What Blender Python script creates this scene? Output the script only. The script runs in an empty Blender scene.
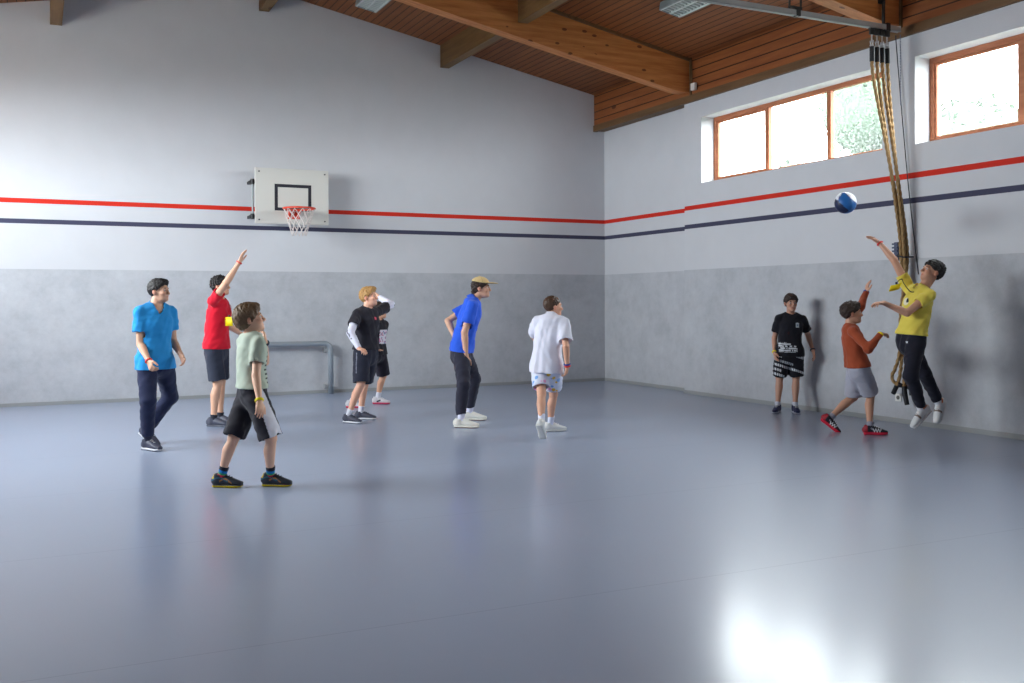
import bpy, bmesh, math, random
import numpy as np
from mathutils import Vector, Matrix

SC = bpy.context.scene
COL = SC.collection
M = {}

def srgb(r, g, b):
    f = lambda c: (c / 255 / 12.92) if c / 255 <= .04045 else ((c / 255 + .055) / 1.055) ** 2.4
    return (f(r), f(g), f(b))

# ---------------------------------------------------------------- materials
def mat(name, color=(.5, .5, .5), rough=.6, metal=0., spec=.5):
    m = bpy.data.materials.new(name); m.use_nodes = True
    b = m.node_tree.nodes['Principled BSDF']
    b.inputs['Base Color'].default_value = (*color, 1); b.inputs['Roughness'].default_value = rough
    b.inputs['Metallic'].default_value = metal; b.inputs['Specular IOR Level'].default_value = spec
    return m

class NT:
    """small node-building helper"""
    def __init__(s, m): s.t = m.node_tree; s.b = s.t.nodes['Principled BSDF']
    def n(s, typ, **kw):
        nd = s.t.nodes.new(typ)
        for k, v in kw.items():
            if k.startswith('_'): setattr(nd, k[1:], v)
            else:
                nd.inputs[k.replace('__', ' ')].default_value = v
        return nd
    def l(s, a, b): s.t.links.new(a, b)
    def math(s, op, a, b=None, c=None):
        nd = s.t.nodes.new('ShaderNodeMath'); nd.operation = op
        for i, v in enumerate((a, b, c)):
            if v is None: continue
            if isinstance(v, (int, float)): nd.inputs[i].default_value = v
            else: s.l(v, nd.inputs[i])
        return nd.outputs[0]
    def mix(s, fac, a, b, blend='MIX'):
        nd = s.t.nodes.new('ShaderNodeMix'); nd.data_type = 'RGBA'; nd.blend_type = blend
        for i, v in ((0, fac), (6, a), (7, b)):
            if isinstance(v, (int, float)): nd.inputs[i].default_value = v
            elif isinstance(v, tuple): nd.inputs[i].default_value = (*v, 1) if len(v) == 3 else v
            else: s.l(v, nd.inputs[i])
        return nd.outputs[2]
    def coords(s, scale=(1, 1, 1)):
        tc = s.t.nodes.new('ShaderNodeTexCoord'); mp = s.t.nodes.new('ShaderNodeMapping'); mp.inputs['Scale'].default_value = scale
        s.l(tc.outputs['Object'], mp.inputs['Vector']); return mp.outputs[0]
    def noise(s, scale, detail=3, rough=.5, vec=None):
        nd = s.n('ShaderNodeTexNoise', Scale=scale, Detail=detail, Roughness=rough)
        s.l(vec if vec is not None else s.coords(), nd.inputs['Vector']); return nd.outputs[0]
    def ramp(s, fac, stops):
        nd = s.t.nodes.new('ShaderNodeValToRGB'); r = nd.color_ramp
        while len(r.elements) < len(stops): r.elements.new(.5)
        for e, (p, c) in zip(r.elements, stops): e.position = p; e.color = (*c, 1) if len(c) == 3 else c
        s.l(fac, nd.inputs[0]); return nd.outputs[0]
    def bump(s, h, strength=.2, dist=.01):
        nd = s.n('ShaderNodeBump', Strength=strength, Distance=dist); s.l(h, nd.inputs['Height']); s.l(nd.outputs[0], s.b.inputs['Normal'])

def tint_mat(name, rough, bump=0., bs=300, spec=.3, sheen=0, sss=0):
    m = mat(name, rough=rough, spec=spec); t = NT(m)
    a = t.n('ShaderNodeAttribute', _attribute_name='tint'); t.l(a.outputs['Color'], t.b.inputs['Base Color'])
    if bump: t.bump(t.noise(bs, 2), bump, .004)
    if sheen: t.b.inputs['Sheen Weight'].default_value = sheen
    return m

def make_materials():
    M['skin'] = tint_mat('skin', .5, .05, 220, .4)
    M['cloth'] = tint_mat('cloth', .85, .12, 420, .2, .12)
    M['shoe'] = tint_mat('shoe', .55, .1, 260, .4)
    M['eye_white'] = mat('eye_white', (.5, .46, .44), .3)
    M['iris'] = mat('iris', (.035, .02, .012), .15)
    for n, c in (('hair_black', srgb(28, 24, 24)), ('hair_brown', srgb(104, 80, 58)), ('hair_dark', srgb(50, 36, 30)), ('hair_blond', srgb(176, 134, 80)), ('hair_chestnut', srgb(72, 50, 36))):
        m = mat(n, c, .5, spec=.35); t = NT(m); v = t.coords((1, 1, .35))
        nz = t.noise(90, 3, .6, v); t.l(t.mix(nz, tuple(x * .6 for x in c), tuple(min(1, x * 1.5) for x in c)), t.b.inputs['Base Color']); t.bump(nz, .5, .01)
        M[n] = m
    for n, c in (('band_yellow', srgb(245, 225, 20)), ('band_red', srgb(225, 60, 55)), ('band_blue', srgb(30, 60, 150)), ('band_dark', srgb(35, 40, 60)), ('lace_white', srgb(225, 225, 225)), ('lace_dark', srgb(40, 42, 50)), ('card_yellow', srgb(240, 215, 0)), ('cord_dark', srgb(30, 32, 45)), ('cord_red', srgb(160, 20, 30)), ('cap_beige', srgb(214, 190, 140))):
        M[n] = mat(n, c, .6)
    # walls: white plaster with the two painted lines
    m = mat('wall_paint', srgb(214, 216, 222), .75, spec=.25); t = NT(m)
    tc = t.t.nodes.new('ShaderNodeTexCoord'); sx = t.t.nodes.new('ShaderNodeSeparateXYZ'); t.l(tc.outputs['Object'], sx.inputs[0]); z = sx.outputs[2]
    nz = t.noise(2.2, 4, .6); base = t.mix(nz, srgb(198, 199, 203), srgb(207, 208, 212))
    def band(z0, z1): return t.math('MULTIPLY', t.math('GREATER_THAN', z, z0), t.math('LESS_THAN', z, z1))
    c = t.mix(band(2.872, 2.94), base, srgb(205, 44, 28)); c = t.mix(band(2.582, 2.648), c, srgb(66, 66, 88))
    t.l(c, t.b.inputs['Base Color']); t.bump(t.noise(160, 3), .12, .004); M['wall'] = m
    m = mat('plain_paint', srgb(204, 205, 210), .75, spec=.25); M['paint'] = m
    # mottled grey impact panelling
    m = mat('wainscot', srgb(150, 152, 158), .8, spec=.2); t = NT(m)
    n1 = t.noise(1.7, 5, .65); n2 = t.noise(7, 5, .7); n3 = t.noise(90, 3)
    f = t.math('ADD', t.math('MULTIPLY', n1, .5), t.math('ADD', t.math('MULTIPLY', n2, .35), t.math('MULTIPLY', n3, .15)))
    t.l(t.ramp(f, [(.3, srgb(164, 166, 171)), (.5, srgb(182, 184, 189)), (.72, srgb(197, 199, 203))]), t.b.inputs['Base Color']); t.bump(n3, .15, .003); M['wainscot'] = m
    m = mat('skirting', srgb(150, 152, 152), .6); M['skirting'] = m
    # grey blue sports vinyl
    m = mat('sports_vinyl', srgb(104, 111, 122), .3, spec=.5); t = NT(m)
    n1 = t.noise(1.1, 5, .6); n2 = t.noise(260, 2)
    c = t.mix(t.math('ADD', t.math('MULTIPLY', n1, .6), t.math('MULTIPLY', n2, .4)), srgb(142, 153, 176), srgb(156, 167, 191))
    tc = t.t.nodes.new('ShaderNodeTexCoord'); sx = t.t.nodes.new('ShaderNodeSeparateXYZ'); t.l(tc.outputs['Object'], sx.inputs[0])
    seam = t.math('LESS_THAN', t.math('ABSOLUTE', t.math('SUBTRACT', t.math('FRACT', t.math('MULTIPLY', t.math('ADD', sx.outputs[1], 8.78), .5)), .5)), .0012)
    c = t.mix(t.math('MULTIPLY', seam, .35), c, srgb(70, 74, 82)); t.l(c, t.b.inputs['Base Color'])
    r = t.math('ADD', .36, t.math('MULTIPLY', n1, .08)); t.l(r, t.b.inputs['Roughness']); t.b.inputs['Coat Weight'].default_value = .6; t.b.inputs['Coat Roughness'].default_value = .19; t.bump(n2, .06, .002); M['floor'] = m
    # wood
    def wood(name, c0, c1, axis, plank=None, knots=0, rough=.55):
        m = mat(name, c0, rough, spec=.3); t = NT(m)
        sc = [9, 9, 9]; sc[axis] = .7
        tc = t.t.nodes.new('ShaderNodeTexCoord'); sx = t.t.nodes.new('ShaderNodeSeparateXYZ'); t.l(tc.outputs['Object'], sx.inputs[0])
        g = t.noise(1.6, 5, .65, t.coords(tuple(sc)))
        c = t.mix(t.ramp(g, [(.3, (0, 0, 0)), (.7, (1, 1, 1))]), c0, c1)
        if plank:
            pa, pw = plank
            fr = t.math('MULTIPLY', sx.outputs[pa], 1 / pw); cell = t.math('FLOOR', fr); ff = t.math('FRACT', fr)
            wn = t.n('ShaderNodeTexWhiteNoise', _noise_dimensions='1D'); t.l(cell, wn.inputs['W'])
            c = t.mix(t.math('MULTIPLY', wn.outputs[0], .35), c, tuple(x * .55 for x in c0))
            gr = t.math('LESS_THAN', t.math('ABSOLUTE', t.math('SUBTRACT', ff, .5)), .44)
            c = t.mix(gr, tuple(x * .12 for x in c0), c); t.bump(gr, .8, .015)
        if knots:
            v = t.n('ShaderNodeTexVoronoi', Scale=1.0); ks = [knots] * 3; ks[axis] = knots * .5; t.l(t.coords(tuple(ks)), v.inputs['Vector'])
            k = t.math('LESS_THAN', v.outputs['Distance'], .13); wn = t.math('GREATER_THAN', t.noise(1.3, 0), .5)
            c = t.mix(t.math('MULTIPLY', t.math('MULTIPLY', k, wn), .75), c, srgb(60, 30, 16))
        t.l(c, t.b.inputs['Base Color']); return m
    M['ceiling'] = wood('ceiling_boards', srgb(150, 92, 52), srgb(122, 70, 38), 1, (0, .115))
    M['cladding'] = wood('eaves_boards', srgb(158, 94, 50), srgb(128, 70, 36), 1, (2, .14), 3.5)
    M['beam'] = wood('glulam', srgb(206, 138, 80), srgb(164, 96, 50), 0, None, 6)
    M['purlin'] = wood('purlin_wood', srgb(128, 96, 60), srgb(104, 76, 46), 1, None, 3)
    M['frame_wood'] = wood('frame_wood', srgb(178, 112, 78), srgb(150, 88, 58), 1)
    M['trim_wood'] = wood('trim_wood', srgb(118, 88, 58), srgb(96, 70, 46), 1)
    # frosted glass: see-through with a mottled milky veil
    m = mat('frosted_glass', (.9, 1, .95), .3); t = NT(m); out = t.t.nodes['Material Output']
    tr = t.n('ShaderNodeBsdfTransparent', Color=(.71, .73, .725, 1)); tl = t.n('ShaderNodeBsdfTranslucent', Color=(.9, .95, .93, 1))
    nz = t.noise(26, 4, .65, t.coords((1, 1, 1.6))); f = t.math('MULTIPLY', t.math('SUBTRACT', nz, .40), .16); f = t.math('MAXIMUM', f, .004)
    m1 = t.n('ShaderNodeMixShader'); t.l(f, m1.inputs[0]); t.l(tr.outputs[0], m1.inputs[1]); t.l(tl.outputs[0], m1.inputs[2])
    gl = t.n('ShaderNodeBsdfGlossy', Color=(1, 1, 1, 1), Roughness=.2)
    bp = t.n('ShaderNodeBump', Strength=.6, Distance=.02); t.l(nz, bp.inputs['Height']); t.l(bp.outputs[0], gl.inputs['Normal'])
    m2 = t.n('ShaderNodeMixShader', Fac=.04); t.l(m1.outputs[0], m2.inputs[1]); t.l(gl.outputs[0], m2.inputs[2]); t.l(m2.outputs[0], out.inputs['Surface']); M['frosted'] = m
    m = mat('clear_glass', (1, 1, 1), .05); t = NT(m); out = t.t.nodes['Material Output']
    tr = t.n('ShaderNodeBsdfTransparent', Color=(.95, .97, .97, 1)); gl = t.n('ShaderNodeBsdfGlossy', Roughness=.03)
    m1 = t.n('ShaderNodeMixShader', Fac=.05); t.l(tr.outputs[0], m1.inputs[1]); t.l(gl.outputs[0], m1.inputs[2]); t.l(m1.outputs[0], out.inputs['Surface']); M['clear'] = m
    # fittings
    M['steel'] = mat('brushed_steel', (.55, .56, .58), .35, .9)
    M['pipe'] = mat('grey_pipe', srgb(150, 158, 166), .35, .3)
    M['rail'] = mat('rail_aluminium', srgb(168, 170, 172), .4, .4)
    M['black'] = mat('black_metal', srgb(26, 24, 26), .5)
    M['rubber'] = mat('black_sleeve', srgb(18, 18, 24), .6)
    M['board'] = mat('board_paint', srgb(205, 203, 196), .55)
    M['mark'] = mat('board_marking', srgb(30, 30, 42), .6)
    M['orange'] = mat('rim_orange', srgb(218, 62, 34), .4)
    M['netting'] = mat('net_cord', srgb(215, 205, 200), .8)
    M['lamp_body'] = mat('lamp_housing', srgb(150, 160, 160), .5)
    M['louvre'] = mat('lamp_louvre', srgb(205, 212, 208), .45)
    M['tube'] = mat('lamp_tube', srgb(240, 242, 240), .3)
    M['white_plastic'] = mat('white_plastic', srgb(222, 220, 214), .5)
    M['dark_hole'] = mat('socket_inset', srgb(90, 86, 80), .6)
    M['blue_grey'] = mat('hook_plate', srgb(72, 78, 104), .5)
    m = mat('hemp', srgb(160, 128, 84), .85); t = NT(m); nz = t.noise(140, 3); t.l(t.mix(nz, srgb(128, 98, 60), srgb(176, 144, 98)), t.b.inputs['Base Color']); t.bump(nz, .4, .004); M['hemp'] = m
    m = mat('grass', srgb(96, 140, 70), .9); t = NT(m); t.l(t.mix(t.noise(3, 4), srgb(42, 52, 38), srgb(62, 74, 56)), t.b.inputs['Base Color']); M['grass'] = m
    m = mat('foliage', srgb(90, 140, 80), .9); t = NT(m); t.l(t.mix(t.noise(5, 4), srgb(36, 52, 36), srgb(50, 66, 48)), t.b.inputs['Base Color']); M['foliage'] = m
    M['bounce_ground'] = mat('bounce_ground', srgb(138, 136, 130), .9)  # tone of the added yard, set by how much light it bounces up
    m = mat('bark', srgb(90, 75, 60), .9); M['bark'] = m
    m = tint_mat('ball_leather', .45, .05, 200, .4); M['ball'] = m

# ---------------------------------------------------------------- plain mesh helpers
def bm_obj(name, bm, m, parent=None, kind=None, smooth=False, loc=None):
    bmesh.ops.recalc_face_normals(bm, faces=bm.faces)
    me = bpy.data.meshes.new(name); bm.to_mesh(me); bm.free(); me.materials.append(m)
    if smooth: me.polygons.foreach_set('use_smooth', np.ones(len(me.polygons), bool))
    o = bpy.data.objects.new(name, me); COL.objects.link(o)
    if parent is not None: o.parent = parent
    if kind: o['kind'] = kind
    if loc is not None: o.location = loc
    return o

def box(bm, lo, hi, bev=0.):
    vs = [bm.verts.new((x, y, z)) for x in (lo[0], hi[0]) for y in (lo[1], hi[1]) for z in (lo[2], hi[2])]
    fs = [bm.faces.new([vs[i] for i in q]) for q in ((0, 1, 3, 2), (4, 6, 7, 5), (0, 4, 5, 1), (2, 3, 7, 6), (0, 2, 6, 4), (1, 5, 7, 3))]
    if bev: bmesh.ops.bevel(bm, geom=list({e for f in fs for e in f.edges}), offset=bev, segments=2, affect='EDGES', profile=.6)

def prism(bm, pts, vec):
    a = [bm.verts.new(p) for p in pts]; b = [bm.verts.new(Vector(p) + Vector(vec)) for p in pts]
    bm.faces.new(a); bm.faces.new(b[::-1]); n = len(a)
    for i in range(n): bm.faces.new([a[i], b[i], b[(i + 1) % n], a[(i + 1) % n]])

def cyl(bm, a, b, r, n=16, r2=None):
    a, b = Vector(a), Vector(b); d = (b - a).normalized(); e = d.orthogonal().normalized(); f = d.cross(e); r2 = r if r2 is None else r2
    A = [bm.verts.new(a + (e * math.cos(2 * math.pi * i / n) + f * math.sin(2 * math.pi * i / n)) * r) for i in range(n)]
    B = [bm.verts.new(b + (e * math.cos(2 * math.pi * i / n) + f * math.sin(2 * math.pi * i / n)) * r2) for i in range(n)]
    bm.faces.new(A[::-1]); bm.faces.new(B)
    for i in range(n): bm.faces.new([A[i], A[(i + 1) % n], B[(i + 1) % n], B[i]])

def tube_obj(name, pts, r, m, parent=None, closed=False, n=10, origin=(0, 0, 0)):
    V, F = tube_mesh(pts, r, closed, n); return mesh_obj(name, V, F, m, parent, origin)

def thing(name, label, cat, loc, group=None):
    o = bpy.data.objects.new(name, None); COL.objects.link(o); o.location = loc; o['label'] = label; o['category'] = cat
    if group: o['group'] = group
    o.empty_display_size = .2
    return o
def tag(o, label, cat, group=None):
    o['label'] = label; o['category'] = cat
    if group: o['group'] = group
    return o
# joints in metres: trunk joints and directions, then each side, then finger curl left, right and stature
POSE = {
 'blue': [[1.079, 10.503, 0.876], [1.086, 10.5, 1.421], [1.118, 10.484, 1.572], [0.926, 0.378, -0.005], [0.873, 0.488, 0.0], [0.788, -0.611, 0.07], [-0.055, 0.043, 0.995], [0.378, -0.926, 0.0], [0.488, -0.873, 0.0], [1.011, 10.536, 0.0], [1.24, 10.563, 1.363], [1.266, 10.613, 1.06], [1.324, 10.416, 0.914], [1.355, 10.293, 0.804], [1.155, 10.545, 0.876], [1.241, 10.666, 0.482], [1.028, 10.74, 0.147], [0.558, -0.684, -0.469], [-0.926, -0.378, 0.005], [0.929, 10.436, 1.364], [0.935, 10.423, 1.044], [0.997, 10.244, 0.878], [1.027, 10.132, 0.756], [1.003, 10.46, 0.876], [0.991, 10.292, 0.496], [0.994, 10.331, 0.087], [0.488, -0.873, 0.0], [0.926, 0.378, -0.005], [0.5, 0.9, 1.68]],
 'red': [[1.926, 12.037, 0.927], [1.955, 12.023, 1.484], [1.971, 12.015, 1.65], [0.512, 0.859, -0.003], [0.585, 0.811, 0.0], [0.826, -0.553, 0.105], [-0.086, 0.058, 0.989], [0.859, -0.512, 0.0], [0.811, -0.585, 0.0], [1.929, 12.035, 0.0], [2.039, 12.17, 1.426], [2.121, 12.323, 1.167], [2.293, 12.479, 1.062], [2.421, 12.576, 1.007], [1.978, 12.108, 0.927], [2.0, 12.176, 0.511], [1.987, 12.147, 0.088], [0.697, -0.717, 0.0], [-0.512, -0.859, 0.003], [1.865, 11.878, 1.469], [1.978, 11.678, 1.679], [2.125, 11.642, 1.922], [2.195, 11.617, 2.125], [1.875, 11.965, 0.927], [1.923, 11.952, 0.506], [1.871, 11.924, 0.088], [0.79, -0.613, 0.0], [0.9, -0.435, 0.3], [0.4, 0.12, 1.7]],
 'grey': [[1.537, 7.888, 0.754], [1.527, 7.893, 1.184], [1.517, 7.898, 1.322], [-0.211, 0.977, -0.009], [0.014, 1.0, 0.0], [0.956, -0.165, 0.242], [-0.231, 0.04, 0.941], [0.977, 0.211, 0.0], [1.0, -0.014, 0.0], [1.487, 7.912, 0.0], [1.498, 8.034, 1.133], [1.684, 8.122, 0.966], [1.657, 7.993, 1.138], [1.666, 8.069, 1.261], [1.538, 7.964, 0.754], [1.396, 7.909, 0.397], [1.308, 7.979, 0.075], [0.85, -0.527, 0.0], [-0.9, 0.435, 0.0], [1.559, 7.751, 1.136], [1.52, 7.665, 0.887], [1.523, 7.552, 0.702], [1.513, 7.465, 0.586], [1.536, 7.813, 0.754], [1.644, 7.72, 0.397], [1.666, 7.846, 0.075], [0.831, -0.556, 0.0], [-0.211, 0.977, -0.009], [0.5, 0.35, 1.45]],
 'sleeve': [[3.625, 11.598, 0.844], [3.643, 11.589, 1.362], [3.657, 11.582, 1.515], [0.926, 0.378, -0.016], [0.827, 0.562, 0.0], [0.761, -0.634, 0.139], [-0.106, 0.088, 0.981], [0.378, -0.926, 0.0], [0.562, -0.827, 0.0], [3.5, 11.658, 0.0], [3.79, 11.65, 1.33], [4.019, 11.808, 1.422], [3.927, 12.008, 1.517], [3.872, 12.143, 1.582], [3.694, 11.644, 0.844], [3.663, 11.763, 0.464], [3.618, 11.789, 0.083], [0.811, -0.585, 0.0], [-0.9, 0.435, 0.0], [3.493, 11.529, 1.311], [3.37, 11.388, 1.086], [3.428, 11.241, 0.906], [3.486, 11.095, 0.876], [3.556, 11.551, 0.844], [3.524, 11.477, 0.478], [3.382, 11.527, 0.083], [0.533, -0.846, 0.0], [0.0, 0.0, -1.0], [0.3, 0.6, 1.6]],
 'hidden': [[4.287, 13.25, 0.768], [4.307, 13.24, 1.188], [4.327, 13.231, 1.335], [0.872, 0.488, -0.018], [0.775, 0.632, 0.0], [0.856, -0.51, 0.087], [-0.075, 0.044, 0.992], [0.488, -0.873, 0.0], [0.632, -0.775, 0.0], [4.14, 13.322, 0.0], [4.437, 13.316, 1.133], [4.437, 13.483, 0.911], [4.387, 13.332, 0.748], [4.372, 13.243, 0.626], [4.348, 13.3, 0.768], [4.441, 13.387, 0.417], [4.379, 13.472, 0.079], [0.79, -0.613, 0.0], [-0.872, -0.488, 0.018], [4.172, 13.167, 1.139], [4.109, 12.962, 0.962], [4.234, 13.086, 0.818], [4.337, 13.18, 0.756], [4.226, 13.2, 0.768], [4.117, 13.083, 0.449], [3.901, 13.171, 0.079], [0.757, -0.653, 0.0], [0.872, 0.488, -0.018], [0.5, 0.5, 1.52]],
 'polo': [[4.565, 10.829, 0.878], [4.69, 10.769, 1.473], [4.776, 10.727, 1.616], [0.342, 0.94, 0.014], [0.435, 0.9, 0.0], [0.849, -0.526, 0.052], [-0.044, 0.028, 0.997], [0.941, -0.339, 0.0], [0.9, -0.435, 0.0], [4.604, 10.811, 0.0], [4.738, 10.942, 1.417], [4.479, 11.043, 1.221], [4.497, 10.867, 1.021], [4.516, 10.699, 0.967], [4.605, 10.913, 0.878], [4.821, 11.033, 0.509], [4.79, 11.119, 0.093], [0.79, -0.613, 0.0], [0.9, -0.435, 0.0], [4.617, 10.608, 1.412], [4.522, 10.637, 1.092], [4.532, 10.617, 0.817], [4.515, 10.609, 0.631], [4.524, 10.746, 0.878], [4.458, 10.52, 0.5], [4.417, 10.502, 0.093], [0.768, -0.64, 0.0], [0.342, 0.94, 0.014], [0.4, 0.35, 1.78]],
 'white': [[4.989, 9.465, 0.768], [5.035, 9.443, 1.278], [5.064, 9.451, 1.397], [-0.643, 0.764, 0.054], [-0.591, 0.807, 0.0], [0.999, -0.031, 0.035], [-0.035, 0.001, 0.999], [0.764, 0.645, 0.0], [0.807, 0.591, 0.0], [4.983, 9.468, 0.0], [4.932, 9.562, 1.235], [4.992, 9.779, 1.068], [5.144, 9.891, 0.937], [5.257, 9.985, 0.897], [4.942, 9.529, 0.768], [4.873, 9.363, 0.461], [4.801, 9.227, 0.159], [0.461, 0.448, -0.766], [0.643, -0.764, -0.054], [5.128, 9.328, 1.218], [5.086, 9.203, 0.971], [5.125, 9.245, 0.749], [5.126, 9.299, 0.606], [5.036, 9.401, 0.768], [5.133, 9.576, 0.432], [5.165, 9.709, 0.08], [0.982, -0.187, 0.0], [-0.643, 0.764, 0.054], [0.5, 0.5, 1.53]],
 'rblack': [[8.776, 9.911, 0.801], [8.795, 9.902, 1.266], [8.779, 9.887, 1.422], [0.884, -0.466, -0.027], [0.885, -0.466, 0.0], [-0.404, -0.915, 0.0], [0.0, 0.0, 1.0], [-0.466, -0.885, 0.0], [-0.466, -0.885, 0.0], [8.737, 9.93, 0.0], [8.928, 9.831, 1.21], [9.089, 9.912, 0.995], [9.057, 9.787, 0.805], [9.073, 9.759, 0.651], [8.846, 9.874, 0.801], [8.906, 9.937, 0.451], [8.816, 9.854, 0.08], [-0.512, -0.859, 0.0], [-0.884, 0.466, 0.027], [8.657, 9.974, 1.218], [8.683, 10.09, 0.965], [8.592, 9.985, 0.783], [8.564, 9.925, 0.645], [8.705, 9.948, 0.801], [8.74, 10.062, 0.449], [8.657, 10.006, 0.08], [-0.807, -0.591, 0.0], [0.884, -0.466, -0.027], [0.3, 0.5, 1.53]],
 'brown': [[8.095, 8.055, 0.723], [8.013, 8.095, 1.161], [8.033, 8.085, 1.314], [0.553, 0.833, 0.017], [0.435, 0.9, 0.0], [0.848, -0.526, 0.07], [-0.059, 0.037, 0.995], [0.831, -0.556, 0.0], [0.9, -0.435, 0.0], [8.009, 8.096, 0.0], [8.105, 8.215, 1.151], [8.239, 8.158, 1.384], [8.384, 8.215, 1.546], [8.399, 8.196, 1.697], [8.129, 8.125, 0.723], [8.192, 8.219, 0.377], [7.909, 8.292, 0.145], [0.549, -0.565, -0.616], [0.9, -0.435, 0.0], [7.939, 7.965, 1.109], [7.94, 7.751, 0.936], [8.101, 7.74, 1.093], [8.25, 7.757, 1.09], [8.061, 7.985, 0.723], [8.244, 8.022, 0.424], [8.11, 7.9, 0.078], [0.79, -0.613, 0.0], [0.0, 0.0, -1.0], [0.2, 0.45, 1.5]],
 'yellow': [[7.998, 7.241, 1.068], [8.087, 7.198, 1.565], [8.192, 7.147, 1.737], [-0.21, -0.977, -0.028], [-0.187, -0.982, 0.0], [-0.87, 0.279, 0.407], [0.354, -0.114, 0.835], [-0.979, 0.204, 0.0], [-0.982, 0.187, 0.0], [8.186, 7.174, 0.0], [8.043, 7.044, 1.507], [7.828, 7.135, 1.324], [7.655, 7.273, 1.425], [7.493, 7.28, 1.425], [7.982, 7.158, 1.068], [7.83, 7.096, 0.698], [7.994, 7.114, 0.354], [-0.727, 0.152, -0.669], [0.0, 0.0, -1.0], [8.111, 7.361, 1.556], [8.002, 7.461, 1.869], [7.96, 7.614, 2.052], [7.852, 7.687, 2.148], [8.014, 7.324, 1.068], [8.175, 7.236, 0.707], [8.379, 7.234, 0.385], [-0.514, -0.13, -0.848], [-0.9, 0.435, -0.4], [0.45, 0.15, 1.62]],
}
BALL = [7.626, 7.754, 2.471]
CARD_RED = [2.04, 11.849, 1.231]
CARD_YEL = [7.799, 7.259, 1.585]
CLIP_YEL = [7.858, 7.231, 1.666]
CARD_YEL_A = [0.034, -0.039, 0.015]
CARD_YEL_B = [-0.01, -0.023, 0.03]
# ---------------------------------------------------------------- signed-distance sculpting
def nrm(v):
    v = np.asarray(v, float); return v / max(1e-9, np.linalg.norm(v))

class Loft:
    """swept elliptical tube: points, half widths w (along side vectors), half depths r; flat ends optional"""
    def __init__(s, pts, w, r=None, side=None, flat=(False, False)):
        s.p = np.array(pts, float); n = len(s.p)
        s.w = np.array(w, float) * np.ones(n); s.r = s.w if r is None else np.array(r, float) * np.ones(n)
        s.round = r is None
        if side is not None:
            sd = np.array(side, float)
            s.s = np.tile(sd, (n, 1)) if sd.ndim == 1 else sd
        else: s.s = None
        s.flat = flat
    def bbox(s, m):
        R = np.maximum(s.w, s.r)[:, None]
        return (s.p - R).min(0) - m, (s.p + R).max(0) + m
    def eval(s, X, Y, Z):
        out = None; n = len(s.p); caps = []
        for i in range(n - 1):
            a, b = s.p[i], s.p[i + 1]; ab = b - a; L2 = max(1e-12, ab @ ab)
            px, py, pz = X - a[0], Y - a[1], Z - a[2]
            t = (px * ab[0] + py * ab[1] + pz * ab[2]) / L2
            lo = -1e3 if (i == 0 and s.flat[0]) else 0.; hi = 1e3 if (i == n - 2 and s.flat[1]) else 1.
            tc = np.clip(t, lo, hi); tt = np.clip(t, 0, 1)
            qx, qy, qz = px - tc * ab[0], py - tc * ab[1], pz - tc * ab[2]
            r = s.r[i] + (s.r[i + 1] - s.r[i]) * tt
            q2 = qx * qx + qy * qy + qz * qz
            if s.round: d = np.sqrt(q2) - r
            else:
                w = s.w[i] + (s.w[i + 1] - s.w[i]) * tt
                s0, s1 = s.s[i], s.s[i + 1]; ds = s1 - s0
                u = (qx * s0[0] + qy * s0[1] + qz * s0[2]) + tt * (qx * ds[0] + qy * ds[1] + qz * ds[2])
                v2 = np.maximum(q2 - u * u, 0)
                wide = w >= r
                m = np.minimum(w, r)
                v = np.sqrt(v2); au = np.abs(u)
                d1 = np.where(wide, np.sqrt(np.maximum(au - (w - m), 0) ** 2 + v2), np.sqrt(u * u + np.maximum(v - (r - m), 0) ** 2)) - m
                k0 = np.sqrt((u / w) ** 2 + v2 / r ** 2); k1 = np.sqrt((u / w ** 2) ** 2 + v2 / r ** 4)
                d2 = k0 * (k0 - 1) / np.maximum(k1, 1e-6)
                d = .45 * d1 + .55 * d2
            if i == 0 and s.flat[0]: caps.append(-t * math.sqrt(L2))
            if i == n - 2 and s.flat[1]: caps.append((t - 1) * math.sqrt(L2))
            out = d if out is None else np.minimum(out, d)
        for c in caps: out = np.maximum(out, c)
        return out
    def shrink(s, th, ext=(0, 0)):
        p = s.p.copy()
        p[0] += nrm(p[0] - p[1]) * ext[0]; p[-1] += nrm(p[-1] - p[-2]) * ext[1]
        l = Loft(p, s.w - th, None if s.round else s.r - th, s.s, s.flat); l.round = s.round
        if s.round: l.r = l.w
        return l

class Ell:
    """ellipsoid with axes rows of A"""
    def __init__(s, c, A, rad): s.c = np.array(c, float); s.A = np.array([nrm(a) for a in A]); s.rad = np.array(rad, float)
    def bbox(s, m): R = s.rad.max(); return s.c - R - m, s.c + R + m
    def eval(s, X, Y, Z):
        x, y, z = X - s.c[0], Y - s.c[1], Z - s.c[2]; k0 = 0; k1 = 0
        for a, r in zip(s.A, s.rad):
            q = (x * a[0] + y * a[1] + z * a[2]) / r
            k0 = k0 + q * q; k1 = k1 + (q / r) ** 2
        k0 = np.sqrt(k0); return k0 * (k0 - 1) / np.maximum(np.sqrt(k1), 1e-5)

class Half:
    """half space: inside where (p-c).n < 0"""
    def __init__(s, c, n): s.c = np.array(c, float); s.n = nrm(n)
    def eval(s, X, Y, Z): return (X - s.c[0]) * s.n[0] + (Y - s.c[1]) * s.n[1] + (Z - s.c[2]) * s.n[2]
    def bbox(s, m): return None

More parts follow.
